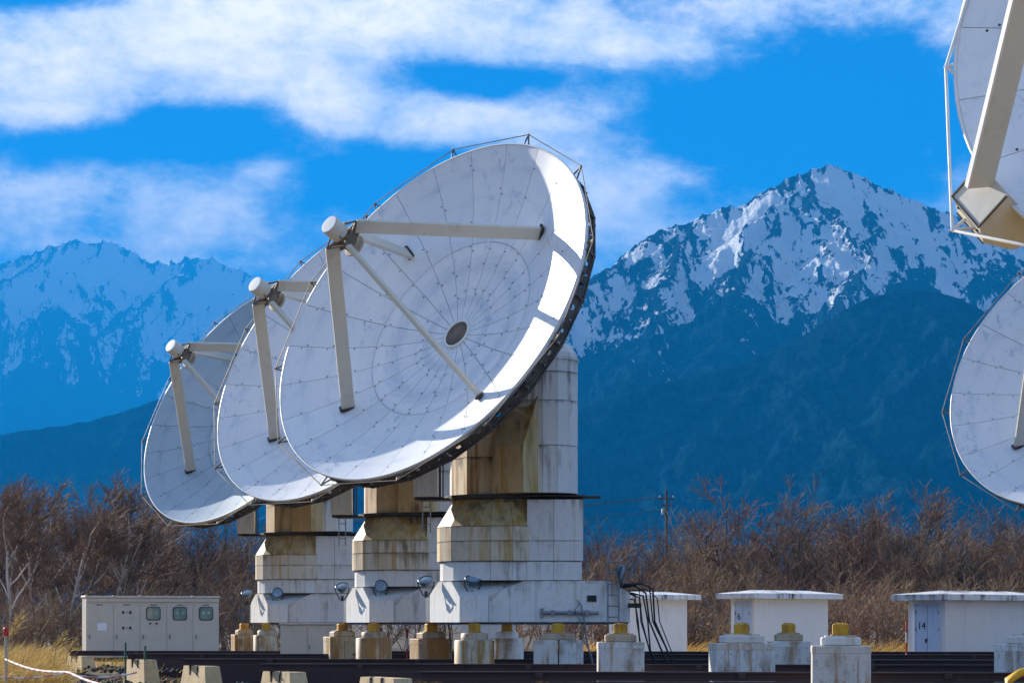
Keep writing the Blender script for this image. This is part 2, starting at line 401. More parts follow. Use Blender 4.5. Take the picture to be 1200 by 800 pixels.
def ridge_network(Yr, depth, sx, sz, x0, x1, foot, seed, sc, spacing):
    """crest, spurs that run down towards the viewer and side ribs: rows of x0 y0 h0 x1 y1 h1 slope"""
    rg = random.Random(seed); R = []
    xs = np.arange(sx[0], sx[-1], 55 * sc); hz = np.interp(xs, sx, sz)
    for k in range(len(xs) - 1): R.append((xs[k], Yr, hz[k], xs[k + 1], Yr, hz[k + 1], .80))
    x = x0
    while x < x1:
        h = float(np.interp(x, sx, sz)); th = rg.gauss(0, .30); L = depth * rg.uniform(.45, .85); n = 7; p = (x, Yr); hp = h - 4 * sc
        for i in range(n):
            th += rg.gauss(0, .22); th *= .92; q = (p[0] + math.sin(th) * L / n, p[1] - math.cos(th) * L / n); t = (i + 1) / n * L / depth
            hq = foot + (h - foot) * ((1 - t) ** 1.45) * rg.uniform(.96, 1.02); hq = min(hq, hp - 12 * sc)
            R.append((*p, hp, *q, hq, .78))
            if i >= 0:
                for sd in ((-1, 1) if rg.random() < .75 else (rg.choice((-1, 1)),)):
                    f_ = rg.random(); b = (p[0] + (q[0] - p[0]) * f_, p[1] + (q[1] - p[1]) * f_); hb = hp + (hq - hp) * f_ - 3 * sc
                    t2 = th + sd * rg.uniform(.6, 1.15); l2 = rg.uniform(130, 320) * sc
                    e = (b[0] + math.sin(t2) * l2, b[1] - math.cos(t2) * l2); he = hb - l2 * rg.uniform(.45, .62)
                    R.append((*b, hb, *e, he, .95))
                    t3 = t2 - sd * rg.uniform(.5, 1.0); l3 = l2 * .45; m = ((b[0] + e[0]) / 2, (b[1] + e[1]) / 2); e3 = (m[0] + math.sin(t3) * l3, m[1] - math.cos(t3) * l3)
                    R.append((*m, (hb + he) / 2 - 2 * sc, *e3, (hb + he) / 2 - l3 * .6, 1.05))
            p, hp = q, hq
        x += spacing * rg.uniform(.65, 1.35)
    return R

def mountain(name, Yr, depth, sil, mat, seed, nx=460, ny=210, spacing=150.0, snowline=None, back=.35, jag=6, foot=-12.0, view=(0, 1200), rough=1.0, low=.62):
    """a massif whose crest stands Yr metres away; sil = crest in photograph pixels"""
    sc = Yr / 6000.0
    sx = np.array([(p[0] - 600) / F * Yr for p in sil]); sz = np.array([EYE + (730 - p[1]) / F * Yr for p in sil])
    v0, v1 = (view[0] - 600) / F * Yr, (view[1] - 600) / F * Yr
    x = np.interp(np.linspace(0, 1, nx), [0, .10, .90, 1], [sx[0], v0, v1, sx[-1]])
    t = np.concatenate([np.linspace(-back, 0, 18)[:-1], np.linspace(0, 1, ny) ** 1.2])
    Xg, T = np.meshgrid(x, t); Zr = np.interp(Xg, sx, sz); Yg = Yr - T * depth; a = np.clip(T, 0, 1)
    k = 1 / (170.0 * sc); fade = np.clip(a * 14, 0, 1)
    wx = Xg + fbm(Xg * k, Yg * k, 4, .5, seed + 40) * 55 * sc * fade; wy = Yg + fbm(Xg * k + 9, Yg * k, 4, .5, seed + 50) * 55 * sc * fade
    Z = np.full_like(Xg, -1e9); D = np.zeros_like(Xg)
    for (ax, ay, ah, bx_, by_, bh, sl) in ridge_network(Yr, depth, sx, sz, v0 - 350 * sc, v1 + 350 * sc, foot, seed, sc, spacing * sc):
        dx, dy = bx_ - ax, by_ - ay; u = np.clip(((wx - ax) * dx + (wy - ay) * dy) / (dx * dx + dy * dy), 0, 1)
        d = np.hypot(wx - ax - u * dx, wy - ay - u * dy); z = ah + u * (bh - ah) - sl * d
        m = z > Z; Z = np.where(m, z, Z); D = np.where(m, d, D)
    base = foot + (Zr - foot) * np.where(T >= 0, low * (1 - a) ** 1.9, .3)
    q = 25 * sc; Z = np.where(Z - base > q, Z, np.where(base - Z > q, base, np.maximum(Z, base) + (q - np.abs(Z - base)) ** 2 / (4 * q)))
    rd2 = ridged(wx / (120 * sc), wy / (240 * sc), 5, .6, seed + 9); rd3 = ridged(wx / (38 * sc), wy / (70 * sc), 4, .6, seed + 15)
    rib = ridged(wx / (62 * sc), wy / (430 * sc), 5, .6, seed + 21)
    env = np.clip(a * 10, 0, 1) * np.clip((1 - a) * 3, 0, 1)
    Z = Z + rough * env * sc * (30 * (rd2 - .6) + 13 * (rd3 - .55) + 26 * (rib - .55))
    crest = np.exp(-(T / .03) ** 2); Z += crest * jag * sc * ((ridged(Xg / (70 * sc), Yg * 0 + seed, 5, .62, seed + 5) - .6) * 2.6)
    py = 730 - (Z - EYE) / Yg * F; px = 600 + Xg / Yg * F
    if snowline is None: snow = np.full_like(Z, -3.0); alpine = np.zeros_like(Z)
    else:
        lo = np.interp(px, snowline[0], snowline[1]) + fbm(px / 45, py / 200, 4, .55, seed + 3) * 90
        h = np.clip((lo - py) / 70.0, -2, 1.0); g = np.clip(D / (75 * sc), 0, 1.2)
        gx = np.gradient(Z, axis=1) / (np.gradient(Xg, axis=1) + 1e-6)
        snow = .5 + .22 * h + .50 * (g - .36) - .26 * np.clip(gx, -1, 1) - .7 * (rd2 - .55) - .8 * (rd3 - .5) - 1.35 * (rib - .50) - (.03 if view[0] > 500 else .07) + .05 * np.clip((px - 880) / 160, -1, 1) * (view[0] > 500)
        snow = snow - .04 + np.where(h < .25, (h - .25) * .55, 0)
        alpine = np.clip((lo + 30 - py) / 80, 0, 1)
    me = grid_mesh(name, Xg, Yg, Z, {'snow': snow, 'alpine': alpine}); me.materials.append(mat)
    return tag(put(name, me), kind='structure')

M['mt_near'] = mountain_mat('snowy_rock_and_forest', (.016, .028, .040), (.004, .013, .020), (.94, .94, .95), .018)
M['mt_far'] = mountain_mat('distant_snowy_rock', (.020, .034, .046), (.004, .012, .018), (.94, .94, .95), .012)

BED = -.36                                             # the track bed lies a little lower than the meadow
def build_setting():
    g = MB(); S = 28000
    # one sheet, finer near the camera
    xs = [-S, -4000, -600, -150, -60, 0, 60, 150, 600, 4000, S]; ys = [-4000, -300, 0, 30, 36, 40, 79.5, 83.5, 120, 200, 600, 2500, 9000, 24000]
    X, Y = np.meshgrid(np.array(xs, float), np.array(ys, float))
    me = grid_mesh('ground', X, Y, np.where((Y > 33) & (Y < 80), BED, 0.0)); me.materials.append(M['ground'])
    tag(put('ground', me), kind='structure')
    mountain('snowy_peak', 6000, 3300, [(420, 600), (520, 500), (600, 430), (660, 368), (700, 325), (735, 300), (752, 280), (763, 264), (772, 272), (800, 262), (830, 250), (850, 243), (880, 238), (900, 222), (920, 211), (945, 202), (960, 197), (974, 191), (984, 193), (1000, 205), (1030, 215), (1060, 231), (1100, 247), (1150, 262), (1200, 284), (1300, 300), (1500, 340), (1900, 430)],
             M['mt_near'], 11, nx=620, ny=300, snowline=([660, 760, 830, 900, 985, 1040, 1100, 1200], [380, 372, 325, 355, 372, 300, 295, 325]), view=(640, 1280))
    mountain('far_snowy_range', 17000, 7000, [(-900, 380), (-400, 330), (-150, 300), (-40, 318), (0, 311), (40, 296), (85, 279), (110, 286), (135, 283), (165, 304), (195, 311), (235, 297), (270, 309), (300, 328), (350, 350), (450, 380), (600, 420), (900, 470), (1400, 520)],
             M['mt_far'], 23, nx=440, ny=240, snowline=([0, 150, 300, 600], [375, 430, 415, 400]), spacing=110, jag=8, view=(-60, 330))
    mountain('forested_shoulder', 4300, 2000, [(200, 640), (480, 560), (700, 470), (760, 452), (860, 430), (910, 410), (950, 388), (1000, 356), (1040, 341), (1080, 340), (1120, 347), (1160, 368), (1200, 374), (1300, 380), (1600, 420), (1900, 480)],
             M['mt_near'], 31, nx=400, ny=160, view=(660, 1260), spacing=380, jag=2, rough=.8, low=.72)
    mountain('forested_foothill', 6500, 2300, [(-1000, 520), (-300, 520), (0, 509), (60, 500), (110, 492), (150, 480), (190, 466), (260, 455), (400, 470), (600, 520), (900, 570)],
             M['mt_far'], 47, nx=240, ny=90, view=(-40, 300), spacing=420, jag=2, rough=.4, low=.85)
build_setting()

# ------------------------------------------------------------------ antenna
AZ, EL = 43.5, 27.3
def axes(az, el):
    a, e = math.radians(az), math.radians(el)
    A = Vector((-math.sin(a) * math.cos(e), -math.cos(a) * math.cos(e), math.sin(e))); U = Vector((math.cos(a), -math.sin(a), 0)); V = A.cross(U)
    return A, U, V
FOC = 5.0; RIM = 5.0
def pz(r): return r * r / (4 * FOC)
DEPTH = pz(RIM)
RZ = lambda a: Matrix.Rotation(a, 4, 'Z')
_cache = {}
def shared(key, fn, mat):
    if key not in _cache:
        me = fn().mesh(key); me.materials.append(mat); _cache[key] = me
    return _cache[key]

def dish_panel(r0, r1, da):
    mb = MB(); nr, na = 6, 4; g = .008; vs = []; fs = []
    for lay in (0, -.035):
        for i in range(nr + 1):
            r = r0 + (r1 - r0) * i / nr
            h = da / 2 - g / r
            for j in range(na + 1):
                a = -h + 2 * h * j / na; vs.append((r * math.cos(a), r * math.sin(a), pz(r) + lay))
    n = (nr + 1) * (na + 1)
    for i in range(nr):
        for j in range(na):
            k = i * (na + 1) + j; fs.append((k, k + na + 1, k + na + 2, k + 1))
    mb.add(vs, fs, None, True)
    W = na + 1
    edge = [j for j in range(W)] + [i * W + na for i in range(1, nr + 1)] + [nr * W + j for j in range(na - 1, -1, -1)] + [i * W for i in range(nr - 1, 0, -1)]
    es = [vs[k] for k in edge]; eb = [vs[k + n] for k in edge]; m = len(edge)
    mb.add(es + eb, [(i, (i + 1) % m, m + (i + 1) % m, m + i) for i in range(m)])
    return mb
def dish_shell():
    mb = MB(); prof = [(.36, pz(.36) - .05), (1.2, pz(1.2) - .05), (2, pz(2) - .05), (2.8, pz(2.8) - .05), (3.6, pz(3.6) - .05), (4.3, pz(4.3) - .05), (4.985, pz(4.985) - .05),
                       (4.985, pz(4.985) - .075), (3.6, pz(3.6) - .08), (2, pz(2) - .08), (.36, pz(.36) - .09)]
    return mb.lathe(prof, 72, cap=False)
def rim_lip():
    return MB().lathe([(4.992, DEPTH - .10), (5.03, DEPTH - .10), (5.03, DEPTH + .015), (4.992, DEPTH + .015), (4.992, DEPTH - .10)], 96, cap=False)
def rim_plate():                                       # dark plate of the back structure with two round holes
    mb = MB(); da = math.radians(15); n = 10; vs = []; fs = []
    W = 2 * 4.93 * math.sin(da / 2) - .012; H = .36; hr = .07
    for cx in (-W / 4, W / 4):
        sq = []
        for k in range(n):
            a = 2 * math.pi * k / n; c, s_ = math.cos(a), math.sin(a); q = max(abs(c) / (W / 4), abs(s_) / (H / 2)); sq.append((cx + c / q, s_ / q))
        ci = [(cx + hr * math.cos(2 * math.pi * k / n), hr * math.sin(2 * math.pi * k / n)) for k in range(n)]
        # corners for exact rectangle
        o = len(vs)
        for lay in (0, -.02):
            for x, y in sq + ci: vs.append((4.90 + lay, x, DEPTH - .12 - H / 2 + y))
        for k in range(n):
            l = (k + 1) % n
            fs += [(o + k, o + l, o + n + l, o + n + k), (o + 2 * n + k, o + 3 * n + k, o + 3 * n + l, o + 2 * n + l), (o + n + k, o + n + l, o + 3 * n + l, o + 3 * n + k)]
    mb.add(vs, fs)
    mb.box((4.915, 0, DEPTH - .125), (.09, W, .03)); mb.box((4.90, 0, DEPTH - .12 - H), (.10, W, .035))
    mb.box((4.93, W / 2 - .02, DEPTH - .31), (.06, .05, .38)); mb.box((4.95, 0, DEPTH - .2), (.08, .09, .10), .01)
    mb.box((4.95, W * .25, DEPTH - .44), (.08, .06, .06), .01); mb.tube([(4.95, -W / 2, DEPTH - .36), (4.95, W / 2, DEPTH - .44)], .018, 4)
    return mb
def back_rib():
    mb = MB(); top = [(r, pz(r) - .09) for r in (1.0, 2.0, 3.0, 4.0, 4.86)]; bot = [(4.86, .72), (3.2, .02), (1.0, -.95)]
    poly = top + bot; n = len(poly); w = .03
    mb.add([(x, -w, z) for x, z in poly] + [(x, w, z) for x, z in poly], [list(range(n)), [n + i for i in range(n)][::-1]] + [(i, n + i, n + (i + 1) % n, (i + 1) % n) for i in range(n)])
    return mb
def back_rings():
    mb = MB()
    for r, z in ((4.6, .78), (3.4, .12), (2.2, -.42)):
        mb.tube([(r * math.cos(2 * math.pi * k / 48), r * math.sin(2 * math.pi * k / 48), z) for k in range(48)], .05, 6, True)
    return mb
def hub_mount(): return MB().lathe([(.9, -.1), (1.0, -.95), (.95, -1.15), (.62, -1.35), (.62, -2.0)], 24)
def hub_ring(): return MB().lathe([(.36, pz(.4)), (.36, .06), (.43, .06), (.43, pz(.4))], 28, cap=False)
def hub_disc(): return MB().lathe([(.37, .01), (.37, .035), (0.0, .04)], 28, cap=False)
def bolts():
    mb = MB(); rg = random.Random(4)
    for k in range(24):
        a = math.radians(15 * k + 7.5)
        for r in (1.25, 1.95, 2.5, 3.15, 3.9, 4.6):
            for s in (-1, 1):
                rr = r + (.07 if s > 0 else -.07); aa = a + s * .05 / rr
                if rg.random() < .35: continue
                T = Matrix.Translation((rr * math.cos(aa), rr * math.sin(aa), pz(rr) - .005))
                mb.lathe([(.022, 0), (.022, .014), (0, .016)], 6, T, False, cap=False)
    return mb
def post(R_, r0=5.0):                                            # V-shaped bracket that carries the guard wire
    mb = MB()
    mb.tube([(r0, -.13, DEPTH - .10), ((R_ - .01), 0, DEPTH + .02)], .022, 5); mb.tube([(r0, .13, DEPTH - .10), ((R_ - .01), 0, DEPTH + .02)], .022, 5)
    mb.box((r0, 0, DEPTH - .10), (.05, .34, .05), .008); mb.box((R_, 0, DEPTH + .02), (.04, .05, .05), .008)
    return mb
def wire(R_, Rb=None):
    pts = []; rad = lambda d: (Rb if Rb and d % 90 == 45 else R_)
    for k in range(12):
        a0 = math.radians(15 + 30 * k); a1 = math.radians(45 + 30 * k)
        for s in (0, .5):
            ra, rb_ = rad(15 + 30 * k), rad((45 + 30 * k) % 360); p = Vector((ra * math.cos(a0), ra * math.sin(a0), DEPTH + .02)).lerp(Vector((rb_ * math.cos(a1), rb_ * math.sin(a1), DEPTH + .02)), s); pts.append(p)
    return MB().tube(pts, .013 if Rb is None else .024, 6, True)
def leg(r0, z0, r1, z1, d, w):
    mb = MB(); mb.beam((r0, 0, z0), (r1, 0, z1), d, w, (0, 1, 0), .012)
    n = Vector((z1 - z0, 0, r0 - r1)).normalized()
    return mb
def leg_flange(r0, z0, r1, z1, d, w):
    mb = MB(); a = Vector((r0, 0, z0)); b = Vector((r1, 0, z1)); t = (b - a).normalized()
    mb.beam(a - t * .04, a + t * .03, d + .1, w + .1, (0, 1, 0), .01); mb.beam(a + t * .02, a - Vector((0, 0, .12)), .1, .1)
    return mb
def subref(): return MB().lathe([(.0, 3.90), (.16, 3.93), (.27, 4.0), (.30, 4.05), (.30, 4.08)], 24, cap=False).lathe([(.30, 4.08), (.21, 4.085)], 24, None, False, cap=False).lathe([(.21, 4.085), (.21, 4.2)], 20)
def feed_block():
    mb = MB(); mb.lathe([(.15, 4.12), (.15, 4.55)], 12); mb.box((0, 0, 4.30), (.36, .36, .22), .02)
    for k in range(4):
        R = RZ(math.radians(45 + 90 * k)); R2 = R
        mb.add([R @ Vector(p) for p in ((.1, -.02, 4.16), (.55, -.02, 4.30), (.50, -.02, 4.56), (.1, -.02, 4.52), (.1, .02, 4.16), (.55, .02, 4.30), (.50, .02, 4.56), (.1, .02, 4.52))],
               [(0, 1, 2, 3), (7, 6, 5, 4), (0, 4, 5, 1), (1, 5, 6, 2), (2, 6, 7, 3), (3, 7, 4, 0)])
        R = RZ(math.radians(45 + 90 * k)); mb.tube([R @ Vector((.5, 0, 4.55)), R @ Vector((.16, .0, 4.75))], .02, 5)
        mb.tube([R @ Vector((.5, 0, 4.55)), RZ(math.radians(135 + 90 * k)) @ Vector((.5, 0, 4.55))], .018, 5)
    mb.box((.1, .12, 4.66), (.12, .14, .14), .015); mb.box((-.12, .05, 4.68), (.14, .1, .12), .015); mb.box((.02, -.15, 4.66), (.16, .08, .16), .015)
    return mb
def feed_cap():
    mb = MB(); mb.lathe([(.25, 4.60), (.25, 4.98)], 28, cap=False); mb.lathe([(.25, 4.98), (.235, 5.0)], 28, cap=False); mb.lathe([(.235, 5.0), (.0, 4.999)], 28, None, False, cap=False); mb.lathe([(.262, 4.66), (.262, 4.70)], 28); mb.lathe([(.25, 4.60), (0, 4.599)], 28, None, False, cap=False)
    return mb

def facet_plate(n, r, z0, z1, r1=None, gap=.006, th=.03, z_gap=.008):
    """one cladding plate of an n-sided drum centred on the z axis, facing +x"""
    r1 = r if r1 is None else r1; h = math.pi / n; mb = MB(); vs = []
    for rr, z in ((r, z0 + z_gap), (r1, z1 - z_gap)):
        c = rr * math.cos(h); w = rr * math.sin(h) - gap
        for dx in (0, -th): vs += [(c + dx, -w, z), (c + dx, w, z)]
    a = [Vector(p) for p in vs]
    return mb.add(a, [(0, 1, 5, 4), (3, 2, 6, 7), (0, 4, 6, 2), (1, 3, 7, 5), (0, 2, 3, 1), (4, 5, 7, 6)])
def drum_core(n, rows):
    mb = MB()
    prof = []
    for r, z0, z1, r1 in rows: prof += [(r - .02, z0), ((r1 or r) - .02, z1)]
    return mb.lathe(prof, n, None, False, 0.0)

def floodlight(parent, loc, aim, rail=None):
    h = MB().lathe([(.05, -.15), (.11, -.13), (.17, -.03), (.20, .05), (.21, .06), (.19, .065), (.17, .05)], 18, cap=False)
    q = Vector(aim).to_track_quat('Z', 'Y').to_matrix().to_4x4(); q.translation = Vector(loc)
    if 'lamp_h' not in _cache:
        a = h.mesh('floodlight'); a.materials.append(M['lamp']); _cache['lamp_h'] = a
        b = MB().lathe([(.175, .045), (.10, .065), (0, .07)], 18, cap=False).mesh('lens'); b.materials.append(M['lens']); _cache['lamp_l'] = b
    o = put('floodlight', _cache['lamp_h'], parent, m=q); put('lens', _cache['lamp_l'], o)
    br = MB(); qi = q.inverted(); base = Vector(loc) + Vector((0, 0, -.38))
    side = Vector(aim).cross(Vector((0, 0, 1)));
    if side.length < .1: side = Vector((1, 0, 0))
    side.normalize()
    for s in (-1, 1):
        br.tube([qi @ (base + side * .07 * s), qi @ (Vector(loc) + side * .215 * s - Vector((0, 0, .12))), qi @ (Vector(loc) + side * .22 * s)], .018, 5)
    br.tube([qi @ (base - Vector((0, 0, .04))), qi @ (base + Vector((0, 0, .12)))], .05, 8)
    br.build('bracket', M['dark'], o)
    return o

def antenna(rim_c, label, wide_legs=False, pm='panel', details=True):
    A, U, V = axes(AZ, EL); rim_c = Vector(rim_c)
    el_pt = rim_c - A * 3.1
    root = empty('radio_telescope_antenna', (el_pt.x, el_pt.y, 0)); tag(root, label, 'antenna', 'parallel white dish antennas of the array')
    dz = el_pt.z - 8.31                       # height difference taken up by the yoke
    vert = rim_c - A * DEPTH - root.location
    D = Matrix(((U.x, V.x, A.x, vert.x), (U.y, V.y, A.y, vert.y), (U.z, V.z, A.z, vert.z), (0, 0, 0, 1)))
    # ---- reflector and its pieces
    ref = put('reflector', shared('reflector', dish_shell, M['shell']), root, m=D)
    da = math.radians(15)
    pin = shared('inner_' + pm, lambda: dish_panel(.42, 2.60, da), M[pm]); pout = shared('outer_' + pm, lambda: dish_panel(2.615, 4.985, da), M[pm])
    rp = shared('rim_plate', rim_plate, M['rimdark']); rb = shared('back_rib', back_rib, M['dark'])
    for k in range(24):
        R = RZ(da * k)
        put('panel', pin, ref, m=R); put('panel', pout, ref, m=R); put('rim_plate', rp, ref, m=RZ(da * (k + .5))); put('back_rib', rb, ref, m=RZ(da * (k + .5)))
    put('rim_lip', shared('rim_lip', rim_lip, M['cap']), ref); put('back_rings', shared('back_rings', back_rings, M['dark']), ref)
    tag(put('panel_bolts', shared('panel_bolts', bolts, M['dark']), ref), kind='stuff')
    pr_ = 5.14 if wide_legs else 5.31; wk = '%.2f' % pr_; wm = M['pole_white'] if wide_legs else M['brown_steel']
    ps = shared('wire_post' + wk, lambda: post(pr_), wm); pb = shared('wire_post_box', lambda: post(5.74, 5.50), wm) if wide_legs else ps
    for k in range(12): put('wire_post', pb if (15 + 30 * k) % 90 == 45 else ps, ref, m=RZ(math.radians(15 + 30 * k)))
    put('guard_wire', shared('guard_wire' + wk, lambda: wire(pr_, 5.74 if wide_legs else None), wm), ref)
    put('hub_ring', shared('hub_ring', hub_ring, M['cap']), ref); put('hub_cover', shared('hub_cover', hub_disc, M['hub']), ref)
    put('hub_mount', shared('hub_mount', hub_mount, M['dark']), root, m=D)
    # ---- feed
    up = 1.75 if wide_legs else 0.0; DF = D @ Matrix.Translation((0, 0, up))
    put('subreflector', shared('subreflector', subref, M['slab']), root, m=DF)
    put('feed_mount', shared('feed_mount', feed_block, M['brown_steel']), root, m=DF)
    fc = put('feed_cap', shared('feed_cap', feed_cap, M['leg']), root, m=DF)
    put('cap_face', shared('cap_face', lambda: MB().lathe([(.232, 5.002), (.232, 5.012), (.20, 5.014), (0, 5.016)], 28, None, False, cap=False), M['cap']), fc)
    for k in range(4):
        R = D @ RZ(math.radians(45 + 90 * k))
        if wide_legs:
            l = put('feed_leg', shared('feed_leg_wide', lambda: leg(5.14, 1.52, .40, 6.25, .35, .08), M['leg']), root, m=R)
            b = put('leg_anchor_box', shared('leg_anchor_box', anchor_box, M['leg']), root, m=R)
            put('seam_trim', shared('seam_trim', anchor_trim, M['dark']), b)
            put('trim_strip', shared('trim_strip', lambda: leg(5.265, 1.65, .525, 6.38, .03, .10), M['cap']), l)
        else:
            ang = (3.38, pz(3.38) + .03, .40, 4.45, .35, .10)
            l = put('feed_leg', shared('feed_leg', lambda: leg(*ang), M['leg']), root, m=R)
            put('flange', shared('leg_flange', lambda: leg_flange(*ang), M['dark']), l)
    # ---- yoke (turned to the dish azimuth)
    Y = RZ(math.atan2(U.y, U.x)); zt = 8.5 + dz
    put('yoke_base', shared('yoke_base', lambda: drum_core(8, [(1.27, 5.03, 6.9, None)]), M['joint']), root, m=Y)
    yp = shared('yoke_panel', lambda: facet_plate(8, 1.30, 5.03, 6.0), M['ochre']); yp2 = shared('yoke_panel_up', lambda: facet_plate(8, 1.30, 6.0, 6.9), M['ochre'])
    for k in range(8):
        put('yoke_panel', yp, root, m=Y @ RZ(math.pi / 4 * (k + .5))); put('yoke_panel', yp2, root, m=Y @ RZ(math.pi / 4 * (k + .5)))
    rows = [(5.03, 6.25), (6.25, 7.40), (7.40, 8.15 + dz), (8.15 + dz, zt)]
    for sgn, rr, nn in ((1, .86, 14), (-1, .52, 10)):
        T = Y @ Matrix.Translation((sgn * (1.55 if sgn > 0 else 1.2), 0, 0))
        put('yoke_arm', shared('yoke_arm%d%.2f' % (sgn, dz), lambda: drum_core(nn, [(rr - .01, 5.03, zt - .01, None)]), M['joint']), root, m=T)
        for ri, (z0, z1) in enumerate(rows):
            fp = shared('cladding_panel%d%d%.2f' % (sgn, ri, dz), lambda: facet_plate(nn, rr, z0, z1), M['tower'])
            for k in range(nn): put('cladding_panel', fp, root, m=T @ RZ(2 * math.pi / nn * (k + .5)))
        put('arm_dome', shared('arm_dome%d%.2f' % (sgn, dz), lambda: MB().lathe([(rr * .99, zt), (rr * .97, zt + .16), (rr * .80, zt + .36), (rr * .45, zt + .50), (0, zt + .53)], nn, None, False, 0), M['tower']), root, m=T)
        put('arm_band', shared('arm_band%d%.2f' % (sgn, dz), lambda: MB().lathe([(rr + .012, zt - .03), (rr + .03, zt - .03), (rr + .03, zt + .03), (rr + .012, zt + .03)], nn, None, False, 0, cap=False), M['tower']), root, m=T)
    # sloping housing in front of the near arm
    def wedge():
        mb = MB(); poly = [(-.55, 5.03), (1.28, 5.03), (1.28, 6.2), (.62, 7.75), (-.55, 7.75)]; n = 5
        mb.add([(.92, -y, z) for y, z in poly] + [(1.98, -y, z) for y, z in poly], [list(range(n)), [n + i for i in range(n)][::-1]] + [(i, n + i, n + (i + 1) % n, (i + 1) % n) for i in range(n)])
        return mb
    put('bearing_housing', shared('bearing_housing', wedge, M['chamfer']), root, m=Y)
    put('bearing_shaft', shared('bearing_shaft%.2f' % dz, lambda: MB().lathe([(.40, -1.2), (.40, 1.6)], 18, Matrix.Translation((0, 0, el_pt.z)) @ Matrix.Rotation(math.pi / 2, 4, 'Y')), M['dark']), root, m=Y)
    def knees():
        mb = MB(); mb.tube([(-.3, -1.15, 6.85), (-.1, -1.5, 7.5), (.1, -1.1, 7.9)], .06, 6); mb.box((0, -.9, 7.05), (.5, .5, .4), .03); mb.box((.35, -1.2, 6.95), (.2, .25, .25), .02)
        return mb
    put('drive_gear', shared('drive_gear', knees, M['dark']), root, m=Y)
    # ---- platform ring, drum, box on the side
    def ring():
        mb = MB(); mb.lathe([(1.50, 4.93), (1.50, 5.025)], 32, cap=True); mb.box((1.15, -.25, 4.975), (2.0, 2.4, .06), .01); mb.box((2.30, -1.2, 4.95), (.5, .6, .05), .01); mb.box((-1.75, -.4, 4.93), (.8, .7, .06), .01)
        return mb
    put('platform', shared('platform', ring, M['dark']), root)
    put('drum', shared('drum', lambda: drum_core(18, [(1.62, 2.80, 3.30, None), (1.70, 3.30, 4.2, None), (1.70, 4.2, 4.925, 1.26)]), M['joint']), root)
    for r, z0, z1, r1, mt in ((1.62, 2.80, 3.30, None, 'white'), (1.70, 3.305, 3.82, None, 'drum'), (1.70, 3.82, 4.2, None, 'drum'), (1.70, 4.2, 4.925, 1.26, 'chamfer')):
        fp = shared('drum_panel%.2f' % z0, lambda: facet_plate(18, r, z0, z1, r1), M[mt])
        for k in range(18): put('drum_panel', fp, root, m=RZ(2 * math.pi / 18 * (k + .5)))
    def sidebox(): return MB().box((1.37, -.1, 4.10), (1.40, 2.78, 1.53), .02).box((1.37, -.1, 3.06), (1.36, 2.70, .48), .02)
    sb = put('side_housing', shared('side_housing', sidebox, M['joint']), root)
    k = 0
    for z0, z1 in ((3.31, 3.82), (3.83, 4.88), (2.81, 3.29)):
        inset = .03 if z0 < 3 else 0
        for x0, x1 in ((.66, 1.34), (1.35, 2.08 - inset)):
            put('housing_panel', shared('hp%.2f%.2f' % (z0, x0), lambda: MB().box(((x0 + x1) / 2, -1.505 + inset, (z0 + z1) / 2), (x1 - x0, .03, z1 - z0), .004), M['white']), sb)
        put('housing_panel', shared('hps%.2f' % z0, lambda: MB().box((2.085 - inset, -.1, (z0 + z1) / 2), (.03, 2.76, z1 - z0), .004), M['white']), sb)
    # ---- hanging cabinet and its short ladder, left of the platform
    cb = put('switch_cabinet', shared('switch_cabinet', lambda: MB().box((-1.98, -.55, 5.42), (.62, .5, .86), .015), M['white']), root)
    put('cabinet_door', shared('cabinet_door', lambda: MB().box((-2.03, -.81, 5.42), (.36, .025, .78), .006), M['white']), cb)
    put('cabinet_bracket', shared('cabinet_bracket', lambda: MB().box((-1.9, -.5, 4.95), (.72, .5, .07), .01).tube([(-1.60, -.7, 4.9), (-1.60, -.7, 5.95)], .03, 6).tube([(-1.52, -.7, 4.9), (-1.52, -.7, 5.95)], .02, 6), M['dark']), cb)
    def lad(x, y, z0, z1, w, n, r=.018):
        mb = MB()
        for s in (0, w): mb.tube([(x + s, y, z0), (x + s, y, z1)], r, 6)
        for i in range(n): mb.tube([(x, y, z0 + (z1 - z0) * (i + .5) / n), (x + w, y, z0 + (z1 - z0) * (i + .5) / n)], r * .7, 5)
        return mb
    put('hanging_ladder', shared('hanging_ladder', lambda: lad(-2.05, -.7, 4.05, 4.95, .2, 2), M['steel']), root)
    # ---- base frame
    bb = put('base_frame', shared('base_frame', base_frame, M['white']), root)
    for i in range(4): put('base_panel', shared('base_panel%d' % i, lambda: base_panel(i), M['white']), bb)
    put('base_skid', shared('base_skid', lambda: MB().box((1.1, -1.45, 1.705), (4.3, .22, .05), .006).box((1.1, 1.45, 1.705), (4.3, .22, .05), .006), M['dark']), bb)
    if details:
        put('conduit', shared('conduit', lambda: MB().tube([(1.0, -1.62, 1.97), (2.5, -1.62, 1.97)], .045, 8).box((1.04, -1.6, 1.97), (.08, .1, .24), .01).box((1.32, -1.61, 1.97), (.1, .12, .14), .01).box((1.75, -1.61, 1.97), (.1, .12, .14), .01).box((2.2, -1.61, 1.97), (.1, .12, .14), .01), M['steel']), bb)
        put('vent', shared('vent', lambda: MB().box((2.32, -1.555, 2.34), (.24, .03, .16), .005), M['black']), bb)
        put('access_ladder', shared('access_ladder', lambda: lad(2.72, -1.85, 1.72, 3.42, .28, 6, .026).tube([(2.72, -1.85, 2.6), (2.72, -1.55, 2.6)], .02, 5).tube([(3.0, -1.85, 2.6), (3.0, -1.55, 2.6)], .02, 5), M['steel']), root)
        floodlight(root, (3.06, -1.75, 3.02), (.75, -.25, -.25))
